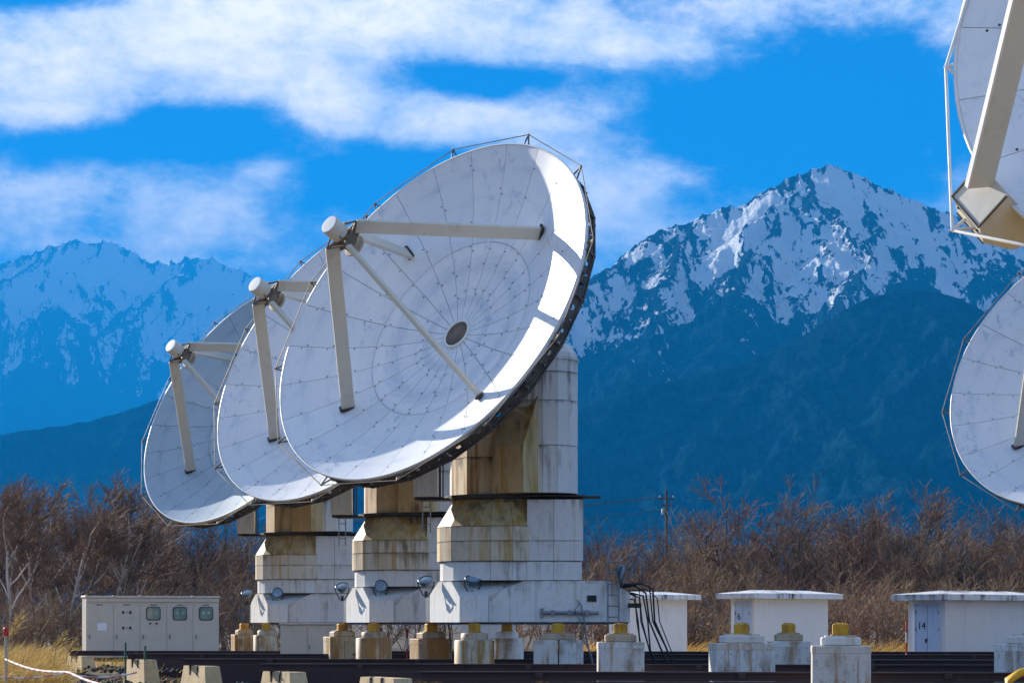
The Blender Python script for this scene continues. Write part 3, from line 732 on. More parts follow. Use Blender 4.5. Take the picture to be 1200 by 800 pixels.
        def cables():
            mb = MB(); rg = random.Random(2)
            for i in range(9):
                x = 3.10 + .07 * i + rg.uniform(-.05, .05); e = 3.75 + .11 * i + rg.uniform(-.1, .12); top = rg.uniform(2.35, 2.75); sag = rg.uniform(.1, .5); yy = -1.3 - .06 * i
                mb.tube([(2.8 + rg.uniform(-.1, .1), -1.3, top - .1), (x, yy, top), (x + .28, yy - .1, top - sag * .5), (x + .34 + rg.uniform(-.06, .06), yy - .12, 1.75), (e - .28, yy - .1, 1.05 - sag * .2), (e - .05, yy, .45), (e + .2, yy, .12), (e + .6, yy, .03)], .012 + .018 * rg.random(), 6)
            mb.box((3.42, -1.6, 2.16), (.34, .2, .12), .02)
            return mb
        put('cable_bundle', shared('cable_bundle', cables, M['black']), root)
        put('loose_cables', shared('loose_cables', lambda: MB().tube([(1.95, -1.6, 2.3), (2.05, -1.7, 2.15), (2.1, -1.66, 1.9), (2.2, -1.7, 1.2), (2.35, -1.6, .6), (2.4, -1.6, .02)], .02, 5).tube([(2.0, -1.6, 2.2), (1.88, -1.68, 2.05), (2.0, -1.68, 1.8), (2.1, -1.7, 1.3), (2.3, -1.7, .9), (2.5, -1.6, .02)], .016, 5), M['steel']), root)
    floodlight(root, (-.74, -1.5, 2.80), (.1, -.45, .9) if details else (.05, -.75, .35))
    floodlight(root, (-1.98, -.3, 2.80), (-.15, -.5, .8))
    return root

def anchor_box():
    mb = MB()
    # box that carries the foot of a feed leg outside the rim; local x = outwards, z = towards the feed
    pr = [(4.95, 1.45), (5.46, 1.36), (5.55, 1.10), (5.34, .62), (5.06, .45), (4.88, .75)]
    n = len(pr); w0, w1 = .38, .30
    vs = [(x, -(w0 if z > .7 else w1), z) for x, z in pr] + [(x, (w0 if z > .7 else w1), z) for x, z in pr]
    mb.add(vs, [list(range(n)), [n + i for i in range(n)][::-1]] + [(i, n + i, n + (i + 1) % n, (i + 1) % n) for i in range(n)])
    return mb
def anchor_trim():
    mb = MB(); 
    mb.beam((4.97, -.385, 1.455), (5.47, -.385, 1.365), .025, .025); mb.beam((4.97, .385, 1.455), (5.47, .385, 1.365), .025, .025); mb.beam((5.47, -.39, 1.36), (5.47, .39, 1.36), .03, .025)
    mb.beam((5.56, -.38, 1.10), (5.56, .38, 1.10), .02, .02)
    for y in (-.28, .28): mb.lathe([(.018, 0), (.018, .02), (0, .022)], 6, Matrix.Translation((5.50, y, 1.24)) @ Matrix.Rotation(math.pi / 2, 4, 'Y'), False)
    return mb

def base_frame():
    mb = MB(); zb, zt = 1.73, 2.79
    def slab(x0, x1, y0, y1, za, zb_, zc, zd, xa, xb):   # box with sloping top at both ends (xa, xb where the flat top begins and ends)
        pts = [(x0, zb), (x1, zb), (x1, zd), (xb, zt), (xa, zt), (x0, zc)]
        n = len(pts); mb.add([(x, y0, z) for x, z in pts] + [(x, y1, z) for x, z in pts], [list(range(n)), [n + i for i in range(n)][::-1]] + [(i, n + i, n + (i + 1) % n, (i + 1) % n) for i in range(n)])
    slab(-.33, 3.30, -1.50, 1.5, 0, 0, 2.40, 2.50, .55, 2.75)
    mb.box((-.70, -1.40, 2.065), (.735, .75, .67), .01)                       # block facing the camera
    # sloping web between that block and the drum
    mb.add([(-1.06, -1.74, 2.402), (-.34, -1.74, 2.402), (.5, -1.2, 2.785), (-.9, -1.0, 2.785), (-1.06, -1.0, 1.8), (-.34, -1.0, 1.8), (.5, -.4, 1.8), (-.9, -.4, 1.8)],
           [(0, 1, 2, 3), (4, 7, 6, 5), (0, 4, 5, 1), (1, 5, 6, 2), (2, 6, 7, 3), (3, 7, 4, 0)])
    # left arm with a gabled end that faces the sun
    o = Vector((-1.065, -1.78, 0)); e = Vector((-.37, .93, 0)); d = Vector((.93, .37, 0))
    prof = [(0, zb), (0, 2.37), (.62, 2.785), (1.60, 2.785), (2.25, 2.45), (2.25, zb)]; n = len(prof)
    a = [o + e * u + Vector((0, 0, z)) for u, z in prof]; b = [p + d * 1.9 for p in a]
    mb.add(a + b, [list(range(n)), [n + i for i in range(n)][::-1]] + [(i, n + i, n + (i + 1) % n, (i + 1) % n) for i in range(n)])
    mb.box((-1.30, 2.3, 2.06), (1.5, 2.0, .66), .01); mb.box((-.15, 3.2, 2.1), (1.2, 3.6, .7), .01)   # rear outriggers
    return mb
def base_panel(i):
    segs = [(-.32, .88), (.89, 2.04), (2.05, 2.74), (2.75, 3.29)]; x0, x1 = segs[i]
    def top(x): return 2.40 + (x + .33) / .88 * .385 if x < .55 else (2.785 if x < 2.75 else 2.785 - (x - 2.75) / .55 * .29)
    xs = sorted({x0, x1} | ({.55} if x0 < .55 < x1 else set()))
    poly = [(x0, 1.74), (x1, 1.74)] + [(x, top(x) - .005) for x in reversed(xs)]
    n = len(poly); y0, y1 = -1.53, -1.498
    return MB().add([(x, y0, z) for x, z in poly] + [(x, y1, z) for x, z in poly], [list(range(n)), [n + k for k in range(n)][::-1]] + [(k, n + k, n + (k + 1) % n, (k + 1) % n) for k in range(n)])

antenna((-2.17, 59.45, 9.72), 'nearest whole white dish antenna, right of the row, with ladder on its base')
antenna((-5.10, 69.58, 9.73), 'middle dish antenna of the three standing in a row', details=False)
antenna((-9.70, 84.47, 9.73), 'rearmost, leftmost dish antenna of the row with greyish weathered reflector', pm='panel_grey', details=False)
antenna((17.92, 71.6, 9.66), 'dish antenna cut off by the right edge, below the huge near one', details=False)
antenna((9.82, 28.18, 10.28), 'huge near dish antenna at upper right corner, strut anchored in a rim box', wide_legs=True, details=False)

# ------------------------------------------------------------------ foundation pads
def pad(px, Y, w, label, style, h=1.28, depth=None, rz=0.0, slab=None, rnd=False, jack=True, seam=False):
    x = PX(px, Y); root = empty('foundation_pad', (x, Y, 0), rz); tag(root, label, 'concrete pad', 'foundation pads beside the rails')
    d = depth or w; bm = 'pad' if style != 'rusty' else 'pad_rusty'
    if rnd: MB().lathe([(w / 2, BED), (w / 2, h - .03), (w / 2 - .03, h)], 28).build('block', M[bm], root)
    elif seam:
        for s in (-1, 1): MB().box((s * (w / 4 + .008), 0, (h + BED) / 2), (w / 2 - .016, d, h - BED), .02).build('block', M[bm], root)
    else: MB().box((0, 0, (h + BED) / 2), (w, d, h - BED), .02).build('block', M[bm], root)
    if not rnd and not seam: MB().box((0, 0, h - .075), (w + .012, d + .012, .15), .015).build('collar', M[bm], root)
    sw = w * .68
    sl = MB()
    if rnd: sl.lathe([(sw / 2, h), (sw / 2, h + .15), (sw / 2 - .05, h + .18)], 20)
    else: sl.box((0, 0, h + .08), (sw, sw, .16), .02); sl.box((0, 0, h + .175), (sw * .8, sw * .8, .03), .008)
    sl.build('cap_slab', M[slab or ('slab' if style == 'rusty' else 'slab_white')], root)
    j = MB().box((0, 0, h + .30), (.30, .30, .22), .02); j.box((0, 0, h + .20), (.36, .36, .025), .005)
    for i in range(6):
        a = i * math.pi / 3; j.lathe([(.018, h + .41), (.018, h + .43), (0, h + .435)], 6, Matrix.Translation((.1 * math.cos(a), .1 * math.sin(a), 0)), False)
    j.lathe([(.03, h + .41), (.03, h + .425), (.0, h + .43)], 8)
    j.build('jack', M['jack'], root)
    return root
pad(985, 44.0, 1.08, 'tall near white pad with yellow jack, left of the numbered hut', 'white', rz=-.10)
pad(869, 50.0, 1.26, 'wide white pad with yellow jack, left one of the free pair', 'white', slab='slab_white', rz=.04)
pad(924, 56.0, .92, 'small white pad with brown cap between the two larger free pads', 'white', slab='slab')
pad(727, 52.8, 1.03, 'white pad with centre rust streak below the ladder', 'white', slab='slab')
pad(654, 59.0, 1.24, 'split white pad with yellow jack under the conduit', 'white', slab='slab', seam=True)
pad(556, 59.3, 1.02, 'round rusty ochre pad under the nearest antenna', 'rusty', rnd=True)
pad(505, 64.2, .96, 'weathered pad behind the round ochre pad of the nearest antenna', 'rusty', slab='slab', rz=.3)
pad(594, 66.2, .95, 'pale round pad farthest back under the nearest antenna', 'white', rnd=True, slab='slab_white')
pad(438, 68.4, 1.05, 'round rusty pad under the middle antenna', 'rusty', rnd=True)
pad(401, 73.6, 1.0, 'weathered square pad left of the middle antenna round pad', 'rusty', slab='slab', rz=.3)
pad(312, 83.2, .92, 'round ochre pad under the rearmost antenna', 'rusty', rnd=True)
pad(286, 88.0, .85, 'pale square pad at far left of the rearmost antenna', 'rusty', slab='slab', rz=.3)
pad(1212, 47.5, 1.15, 'sunlit white pad cut off by the right edge', 'white', rz=.55, slab='slab_white')

# ------------------------------------------------------------------ rails and their end blocks
SL = -.10
def rail(px, Y, length, label):
    x = PX(px, Y); ang = math.atan(SL); root = empty('rail_beam', (x, Y, 0), ang); tag(root, label, 'rail', 'brown rail beams along the antenna track')
    zt = .75
    b = MB(); b.box((length / 2, 0, zt - .02), (length, .20, .035), .005); b.box((length / 2, 0, zt - .09), (length, .06, .12)); b.box((length / 2, 0, zt - .165), (length, .26, .035), .005)
    b.build('beam', M['rail'], root)
    MB().box((length / 2 + 1.3, 0, (zt - .19 + BED) / 2), (length - 2.6, .34, zt - .20 - BED), .02).build('plinth', M['rail'], root)
    n = int(length / 4.0)
    for i in range(n):
        xx = 2.4 + i * 4.0
        if xx < length - .2: MB().box((xx, -.09, zt - .09), (.16, .10, .11), .01).build('splice_plate', M['rail'], root)
def end_block(px, Y, label, w=1.15, h=.56):
    x = PX(px, Y); root = empty('rail_end_block', (x, Y, 0), math.radians(-64)); tag(root, label, 'concrete block', 'trapezoid concrete blocks at the rail ends')
    mb = MB(); b0 = BED if Y < 80 else 0.0; mb.box((0, 0, (h + b0) / 2), (w * 2.1, .55, h - b0), .0, None, .74); mb.build('block', M['concrete'], root)
    for s in (-.2, .2): MB().box((s * w * 1.3, -.19, h - .12), (.07, .10, .26), .008, Matrix.Translation((0, 0, 0))).build('clip', M['rail'], root)
RAILS = [(82, 82.0), (150, 74.0), (215, 63.2), (306, 55.6), (492, 46.6)]
names = ['farthest brown rail, starting in front of the beige cabinet', 'second farthest brown rail, in front of the cabinet doors', 'middle brown rail of the five, passing under the antennas', 'second nearest brown rail in front of the antenna pads', 'nearest brown rail along the bottom edge']
for (px, Y), nm in zip(RAILS, names): rail(px, Y, 46 if Y > 50 else 34, nm)
bn = ['smallest concrete end block, beside the dry grass', 'concrete end block standing second from the left', 'concrete end block standing third from the left', 'concrete end block standing fourth from the left', 'concrete end block standing rightmost at the bottom edge']
for px, Y, nm in zip((94, 166, 236, 333, 452), (82.0, 73.9, 63.0, 55.4, 49.2), bn): end_block(px, Y, nm)

# ------------------------------------------------------------------ huts
def text_mesh(s, size):
    cu = bpy.data.curves.new('t', 'FONT'); cu.body = s; cu.size = size; cu.extrude = .004; cu.align_x = 'CENTER'
    o = bpy.data.objects.new('t', cu); me = bpy.data.meshes.new_from_object(o); bpy.data.objects.remove(o); bpy.data.curves.remove(cu); return me
def hut(px, Y, wd, wl, h, label, number, nz=1.5, ang=math.atan2(.66, .75), nudge=0):
    """corner nearest the camera at px; door wall runs left of it, long wall right of it"""
    nL = Vector((-.75, -.66, 0)).normalized()          # normal of the door wall
    x = PX(px, Y); rz = math.atan2(nL.x, -nL.y)        # rotate so that local -y = nL
    rz = -math.acos(.66)
    root = empty('equipment_hut', (x, Y, 0), rz); tag(root, label, 'hut', 'white equipment huts behind the rails')
    # local frame: origin at near corner, door wall on y=0 from x=-wd to 0 ; long wall on x=0 from y=0 to wl
    MB().box((-wd / 2, wl / 2, h / 2), (wd, wl, h), .01).build('wall', M['hut'], root)
    ov = .42; x0, x1, y0, y1 = -wd - ov, ov, -ov, wl + ov
    r = MB(); t = .20
    cxa, cxb = (x0 + x1) / 2, (x0 + x1) / 2; ridge = h + t + .14
    vs = [(x0, y0, h), (x1, y0, h), (x1, y1, h), (x0, y1, h), (x0, y0, h + t), (x1, y0, h + t), (x1, y1, h + t), (x0, y1, h + t), (cxa, y0 + (x1 - x0) / 2, ridge), (cxb, y1 - (x1 - x0) / 2, ridge)]
    r.add(vs, [(3, 2, 1, 0), (0, 1, 5, 4), (1, 2, 6, 5), (2, 3, 7, 6), (3, 0, 4, 7), (4, 5, 8), (5, 6, 9, 8), (6, 7, 9), (7, 4, 8, 9)])
    r.build('roof', M['roof'], root)
    dw = wd * .66; dx = -wd * .47; dh = h - .22
    fr = MB()
    for s in (-1, 1): fr.box((dx + s * dw / 2, -.02, dh / 2 + .05), (.06, .07, dh), .006)
    fr.box((dx, -.02, dh + .08), (dw + .06, .07, .06), .006)
    d = fr.build('door', M['hut_door'], root)
    for s in (-1, 1):
        lf = MB().box((dx + s * (dw / 4 - .008), -.012, dh / 2 + .05), (dw / 2 - .045, .045, dh - .02), .006).build('leaf', M['hut_door'], d)
    MB().box((dx - .02, -.06, 1.15), (.10, .05, .05), .01).box((dx - .04, -.07, 1.08), (.05, .04, .10), .01).build('handle', M['black'], d)
    for s in (-1, 1):
        for z in (.5, 1.5, 2.1): MB().box((dx + s * (dw / 2 - .035), -.045, z), (.05, .03, .12), .005).build('hinge', M['steel'], d)
    me = text_mesh(number, .36); me.materials.append(M['print'])
    put('door_number', me, d, m=Matrix.Translation((dx - dw * .22, -.042, nz)) @ Matrix.Rotation(math.pi / 2, 4, 'X'))
    return root
hut(1108, 80.0, 1.62, 5.4, 2.50, 'white hut numbered 14 with light blue double door at the right edge', '14')
hut(884, 90.0, 1.25, 4.3, 2.66, 'white hut with grey door behind the free pads', '6', 1.85)
hut(738, 97.0, 1.25, 3.4, 2.70, 'white hut half hidden by ladder and black cables', '5')

# ------------------------------------------------------------------ beige cabinet row, boxes behind the bases
def cabinet():
    Y = 105.0; x = PX(101, Y); W, H, Dp = 6.1, 2.75, 1.0; z0 = .15
    root = empty('switchgear_cabinet', (x, Y, 0), math.radians(21)); tag(root, 'long beige five-door electrical cabinet with three windows', 'cabinet')
    MB().box((W / 2, Dp / 2, z0 / 2 + .01), (W - .1, Dp - .1, z0), .0).build('plinth', M['dark'], root)
    MB().box((W / 2, Dp / 2, z0 + H / 2), (W, Dp, H), .015).build('body', M['cabinet'], root)
    MB().box((W / 2, Dp / 2 - .04, z0 + H + .0), (W + .1, Dp + .14, .10), .02).build('roof', M['cabinet'], root)
    MB().box((W / 2, -.03, z0 + H - .14), (W, .06, .17), .01).build('fascia', M['cabinet'], root)
    n = 5; dw = W / n
    for i in range(n):
        cx = dw * (i + .5)
        d = MB().box((cx, -.012, z0 + (H - .3) / 2), (dw - .035, .03, H - .34), .008).build('door', M['cabinet'], root)
        MB().box((cx, -.035, z0 + H - .36), (.28, .02, .035), .004).build('vent_slot', M['dark'], d)
        MB().box((cx - dw * .38, -.05, z0 + .95), (.05, .05, .20), .01).build('handle', M['steel'], d)
        MB().box((cx - dw / 2, -.05, z0 + H + .03), (.12, .2, .06), .01).build('lifting_lug', M['cabinet'], root)
        if i >= 2:
            ww, hh, rr = .66, .62, .12; pts = []
            for qx, qy, a0 in ((1, 1, 0), (-1, 1, 90), (-1, -1, 180), (1, -1, 270)):
                for k in range(4):
                    a = math.radians(a0 + 30 * k); pts.append((cx + qx * (ww / 2 - rr) + rr * math.cos(a), z0 + 2.0 + qy * (hh / 2 - rr) + rr * math.sin(a)))
            R = Matrix(((1, 0, 0, 0), (0, 0, 1, 0), (0, 1, 0, 0), (0, 0, 0, 1)))
            wf = MB().prism(pts, -.05, -.02, R).build('window', M['dark'], d)
            in_ = [(cx + (p[0] - cx) * .86, z0 + 2.0 + (p[1] - z0 - 2.0) * .86) for p in pts]
            MB().prism(in_, -.056, -.04, R).build('pane', M['glass'], d)
            g = MB()
            for gx in (-.12, .12): g.box((cx + gx, -.060, z0 + 2.02), (.11, .006, .13), .002)
            g.build('meter', M['meter'], d)
            if i == 2:
                for s in (-.15, .15): MB().lathe([(.045, 0), (.045, .03), (0, .032)], 10, Matrix.Translation((cx + s, -.03, z0 + 1.55)) @ Matrix.Rotation(math.pi / 2, 4, 'X')).build('knob', M['black'], d)
        if i == 0: MB().box((cx + .1, -.032, z0 + 1.4), (.42, .012, .34), .002).build('notice', M['paper'], d)
        if i == 1:
            for z in (2.05, 1.35):
                for s in (-.16, .16): MB().box((cx + s, -.035, z0 + z), (.10, .02, .12), .004).build('indicator', M['black'], d)
                MB().box((cx, -.035, z0 + z), (.05, .02, .08), .004).build('indicator', M['steel'], d)
cabinet()
def box_thing(px0, px1, Y, h, label, mat, rz=0.0):
    x0, x1 = PX(px0, Y), PX(px1, Y); w = x1 - x0
    root = empty('equipment_box', ((x0 + x1) / 2, Y, 0), rz); tag(root, label, 'equipment box')
    MB().box((0, 0, (h + BED) / 2), (w, .9, h - BED), .02).build('body', mat, root); MB().box((0, 0, h + .03), (w + .08, 1.0, .06), .01).build('lid', mat, root)
    for s in (-1, 1): MB().box((s * w / 4, -.46, h / 2), (w / 2 - .03, .025, h - .14), .006).build('door', mat, root)
    MB().box((.07, -.49, h * .55), (.03, .03, .16), .006).build('handle', M['steel'], root)
box_thing(330, 393, 79.0, 1.66, 'plain beige equipment box standing under the rearmost antennas', M['cabinet'])
box_thing(541, 604, 78.0, 1.68, 'white equipment box behind the round pads of the nearest antenna', M['hut'])

# ------------------------------------------------------------------ marker poles, stakes, rope, pipe
def marker(px, Y, top_py, label, bands=6, r=.028):
    z1 = EYE + (730 - top_py) / F * Y; root = empty('marker_pole', (PX(px, Y), Y, 0)); tag(root, label, 'pole', 'red and white marker poles')
    for i in range(bands):
        z0 = BED if Y < 79 else 0.0; a, b = z0 + (z1 - z0) * i / bands, z0 + (z1 - z0) * (i + 1) / bands
        MB().lathe([(r, a), (r, b)] if i < bands - 1 else [(r, a), (r, b - .03), (r * .4, b)], 10).build('band', M['red'] if i % 2 else M['pole_white'], root)
marker(1062, 78.0, 728, 'red and white striped pole left of hut 14')
marker(477, 72.0, 735, 'red and white striped pole between nearest and middle antenna')
def red_post():
    Y = 70.0; root = empty('reflector_post', (PX(7, Y), Y, 0)); tag(root, 'thin post with red reflector in the dry grass at the left edge', 'post')
    MB().lathe([(.045, BED), (.045, 1.3), (.03, 1.34)], 10).build('pole', M['slab'], root); MB().lathe([(.07, 1.34), (.085, 1.38), (.085, 1.52), (.06, 1.58), (0, 1.6)], 12).build('reflector', M['red'], root)
red_post()
def stake(px, Y, top, label):
    root = empty('green_stake', (PX(px, Y), Y, 0)); tag(root, label, 'stake', 'small green stakes')
    z1 = EYE + (730 - top) / F * Y
    MB().lathe([(.035, BED), (.035, z1 - .03), (.02, z1)], 8).build('shaft', M['green'], root); MB().lathe([(.055, z1 * .55), (.055, z1 * .6)], 8).build('collar', M['green'], root)
stake(147, 73.2, 752, 'taller green stake in front of the beige cabinet'); stake(170, 73.2, 756, 'shorter green stake in front of the beige cabinet')
stake(1055, 60.0, 778, 'short green stake left of hut 14')
def rope_mat(name, axis_scale):
    n = NM(name, .7); sx = n.N.new('ShaderNodeSeparateXYZ'); n.L.new(n.pos((axis_scale, 1, 1), obj=True), sx.inputs[0])
    w = n.math('FRACT', sx.outputs[0], 0.0); n.color(n.mix(n.ramp(w, .48, .52), (.78, .70, .66), (.62, .27, .27))); return n.m
def rope(pts, r, label, sc, n=44):
    ps = [Vector(p) - Vector(pts[0]) for p in pts]; path = []
    for i in range(n + 1):
        u = i / n * (len(ps) - 1); k = min(int(u), len(ps) - 2); f_ = u - k; p = ps[k].lerp(ps[k + 1], f_); p.z -= .12 * math.sin(math.pi * f_); path.append(p)
    o = MB().tube(path, r, 6).build('barrier_rope', rope_mat('striped_rope', sc), None, pts[0]); tag(o, label, 'rope')
rope([(PX(7, 70), 69.95, .62), (PX(80, 60), 60, .45), (PX(155, 52), 52, .30), (PX(230, 46), 46, .2)], .035, 'faded red and white rope running from the reflector post to the tracks', 3.0)
rope([(PX(-30, 60), 60, .42), (PX(75, 60), 60.2, .42), (PX(160, 62), 62, .40)], .025, 'thin pale rope stretched low across the dry grass', 2.0, 30)
def pipe():
    root = empty('yellow_pipe', (PX(1196, 40), 40, 0)); tag(root, 'bent yellow pipe in the bottom right corner', 'pipe')
    MB().tube([(-.35, 0, BED), (-.33, 0, .45), (-.22, 0, .72), (0, 0, .86), (.3, 0, .9), (1.2, 0, .9)], .07, 12).build('pipe', M['yellow'], root)
    MB().lathe([(.13, 0), (.13, .04)], 14, Matrix.Translation((-.35, 0, BED + .005))).build('flange', M['yellow'], root)
pipe()

# ------------------------------------------------------------------ utility pole with wires
def utility_pole():
    Y = 190.0; x = PX(781, Y); root = empty('utility_pole', (x, Y, 0)); tag(root, 'distant utility pole with crossarm and wires above the thicket', 'utility pole')
    H = EYE + (730 - 574) / F * Y
    MB().lathe([(.14, 0), (.10, H)], 10).build('pole', M['wood'], root)
    for z, w in ((H - .7, 1.3), (H - 1.2, 1.0)): MB().box((0, 0, z), (w, .10, .10), .01).build('crossarm', M['wood'], root)
    MB().lathe([(.13, 0), (.13, .5), (.06, .55)], 10, Matrix.Translation((-.27, 0, H - 2.0))).build('transformer', M['steel'], root)
    for i, (dx, z) in enumerate(((-.55, H - .6), (.55, H - .6), (0, H - 1.7))):
        MB().lathe([(.06, 0), (.06, .15)], 8, Matrix.Translation((dx, 0, z))).build('insulator', M['paper'], root)
        pts = [(dx - t * 46, t * 30, z + .1 - 3.2 * t * (1 - t) - 1.0 * t) for t in [k / 14 for k in range(15)]]
        MB().tube(pts, .022, 4).build('wire', M['black'], root)
utility_pole()

# ------------------------------------------------------------------ bare wood
def segments_mesh(name, S, tint=None, sides=3):
    """S: (n, 8) array p0(3) p1(3) r0 r1 -> one mesh of little tapered prisms"""
    p0, p1, r0, r1 = S[:, :3], S[:, 3:6], S[:, 6], S[:, 7]
    t = p1 - p0; t /= np.linalg.norm(t, axis=1, keepdims=True) + 1e-9
    up = np.where(np.abs(t[:, 2:3]) < .9, np.array([[0, 0, 1.0]]), np.array([[1.0, 0, 0]]))
    a = np.cross(t, up); a /= np.linalg.norm(a, axis=1, keepdims=True) + 1e-9; b = np.cross(a, t)
    n = len(S); ang = np.arange(sides) * 2 * np.pi / sides
    ring = a[:, None] * np.cos(ang)[None, :, None] + b[:, None] * np.sin(ang)[None, :, None]
    v = np.concatenate([p0[:, None] + ring * r0[:, None, None], p1[:, None] + ring * r1[:, None, None]], 1).reshape(-1, 3).astype(np.float32)
    k = np.arange(sides); l = (k + 1) % sides
    q = np.stack([k, l, l + sides, k + sides], -1)
    f = (np.arange(n)[:, None, None] * 2 * sides + q[None]).reshape(-1, 4).astype(np.int32)
    me = bpy.data.meshes.new(name); me.vertices.add(len(v)); me.vertices.foreach_set('co', v.ravel())
    me.loops.add(f.size); me.loops.foreach_set('vertex_index', f.ravel()); me.polygons.add(len(f)); me.polygons.foreach_set('loop_start', np.arange(0, f.size, 4, dtype=np.int32))
    if tint is not None:
        c = np.repeat(np.concatenate([tint, np.ones((n, 1))], 1), 2 * sides, 0).astype(np.float32)
        at = me.attributes.new('tint', 'FLOAT_COLOR', 'POINT'); at.data.foreach_set('color', c.ravel())
    me.update(calc_edges=True); return me

def grow(rg, out, p, d, L, r, depth, maxd, wob=.22, upw=.10, nb=(3, 5), steps=3, ang=(.35, .85), ratio=(.5, .75), rmin=.008):
    pts = [p]; rad = [r]
    for i in range(steps):
        d = d + np.array([rg.gauss(0, wob), rg.gauss(0, wob), rg.gauss(0, wob * .6) + upw]); d = d / np.linalg.norm(d)
        q = p + d * L / steps; r2 = max(rmin, r * (1 - .30 * (i + 1) / steps) if depth < maxd else r * (1 - .5 * (i + 1) / steps))
        out.append((*p, *q, rad[-1], r2, depth)); p = q; pts.append(p); rad.append(r2)
    if depth >= maxd: return
    for k in range(rg.randint(*nb)):
        u = rg.uniform(.25, 1.0) * steps; i = min(int(u), steps - 1); f_ = u - i; b = pts[i] * (1 - f_) + pts[i + 1] * f_
        axis = np.array([rg.gauss(0, 1), rg.gauss(0, 1), rg.gauss(0, .5)]); axis -= d * axis.dot(d); axis /= np.linalg.norm(axis) + 1e-9
        th = rg.uniform(*ang); nd = d * math.cos(th) + axis * math.sin(th)
        grow(rg, out, b, nd, L * rg.uniform(*ratio), max(rmin, rad[i] * rg.uniform(.45, .65)), depth + 1, maxd, wob, upw, nb, max(2, steps - 1) if depth > 0 else steps, ang, ratio, rmin)

def shrub_variant(seed, H, stems, rmin):
    rg = random.Random(seed); out = []
    for s in range(stems):
        a = rg.uniform(0, 6.28); sp = rg.uniform(.05, .55); d = np.array([math.cos(a) * sp, math.sin(a) * sp, 1.0]); d /= np.linalg.norm(d)
        grow(rg, out, np.array([math.cos(a) * .3 * rg.random(), math.sin(a) * .3 * rg.random(), 0.0]), d, H * rg.uniform(.55, .8), .032, 0, 2, .26, .02, (4, 7), 3, (.35, 1.05), (.32, .58), rmin)
    return np.array(out)
def tree_variant(seed, H, rmin, maxd=4, trunk=.13, lean=.1, spread=(.35, .8)):
    rg = random.Random(seed); out = []
    d = np.array([rg.uniform(-lean, lean), rg.uniform(-lean, lean), 1.0]); d /= np.linalg.norm(d)
    grow(rg, out, np.zeros(3), d, H * .62, trunk, 0, maxd, .15, .05, (5, 7), 4, spread, (.42, .66), rmin)
    return np.array(out)

def thicket():
    rg = np.random.default_rng(5); parts = []; tints = []
    shr = [shrub_variant(100 + i, 1.0 * 4.2, 7, .0085) for i in range(7)]
    tre = [tree_variant(200 + i, 8.0, .012, 3, .10, .18, (.35, .95)) for i in range(7)]
    def top_right(px): return np.interp(px, [0, 70, 200, 300, 683, 700, 760, 800, 860, 910, 960, 1000, 1100, 1200], [575, 565, 575, 590, 607, 607, 603, 596, 592, 592, 580, 576, 578, 580])
    def place(S, x, y, sc, zs, tint):
        a = rg.uniform(0, 6.28); c, s = math.cos(a), math.sin(a); Q = S.copy()
        for o in (0, 3):
            X = Q[:, o] * c - Q[:, o + 1] * s; Yv = Q[:, o] * s + Q[:, o + 1] * c
            Q[:, o] = X * sc + x; Q[:, o + 1] = Yv * sc + y; Q[:, o + 2] = Q[:, o + 2] * zs
        parts.append(Q[:, :8]); 
        t = np.repeat(np.array([tint]), len(Q), 0) * (0.75 + .5 * rg.random((len(Q), 1))); tints.append(t)
    pal = np.array([(.19, .115, .068), (.24, .15, .085), (.15, .095, .064), (.34, .22, .12), (.21, .12, .078)])
    for Y, step, H0, H1 in ((111, 1.3, 2.2, 3.6), (115, 1.35, 2.8, 4.6), (120, 1.4, 3.4, 5.4), (126, 1.5, 4.0, 6.0), (133, 1.7, 4.8, 7.0)):
        x = -Y * .25
        while x < Y * .25:
            px = 600 + x / Y * F; h = min(rg.uniform(H0, H1), ((730 - top_right(px)) / F * Y + EYE) * .98)
            c = pal[rg.integers(0, 5)] * rg.uniform(.9, 1.6)
            if px > 860 and rg.random() < .30: c = np.array((.34, .20, .10)) * rg.uniform(.8, 1.2)
            if not (300 < px < 680 and rg.random() < .6): place(shr[rg.integers(0, 7)], x + rg.normal(0, .4), Y + rg.uniform(-1.5, 1.5), h / 4.2 * rg.uniform(.7, .95), h / 4.2 * .9, c)
            x += step * rg.uniform(.7, 1.3)
    for Y, step, k in ((138, 1.5, .80), (143, 1.6, .90), (149, 1.7, .97), (156, 1.8, 1.0), (163, 2.0, 1.0)):
        x = -Y * .25
        while x < Y * .25:
            px = 600 + x / Y * F
            H = (730 - top_right(px)) / F * Y + EYE; h = H * k * rg.uniform(.88, 1.03)
            if not (320 < px < 670 and rg.random() < .7): place(tre[rg.integers(0, 7)], x + rg.normal(0, .6), Y + rg.normal(0, 2), h / 8.6 * rg.uniform(.8, 1.0), h / 8.6, pal[rg.integers(0, 5)] * rg.uniform(.8, 1.25))
            x += step * rg.uniform(.7, 1.3)
    S = np.concatenate(parts); T = np.concatenate(tints)
    pass
    me = segments_mesh('thicket', S, T); me.materials.append(M['twig'])
    tag(put('thicket', me), 'dense brown thicket of bare shrubs and trees behind the site', 'thicket', kind='stuff')
thicket()

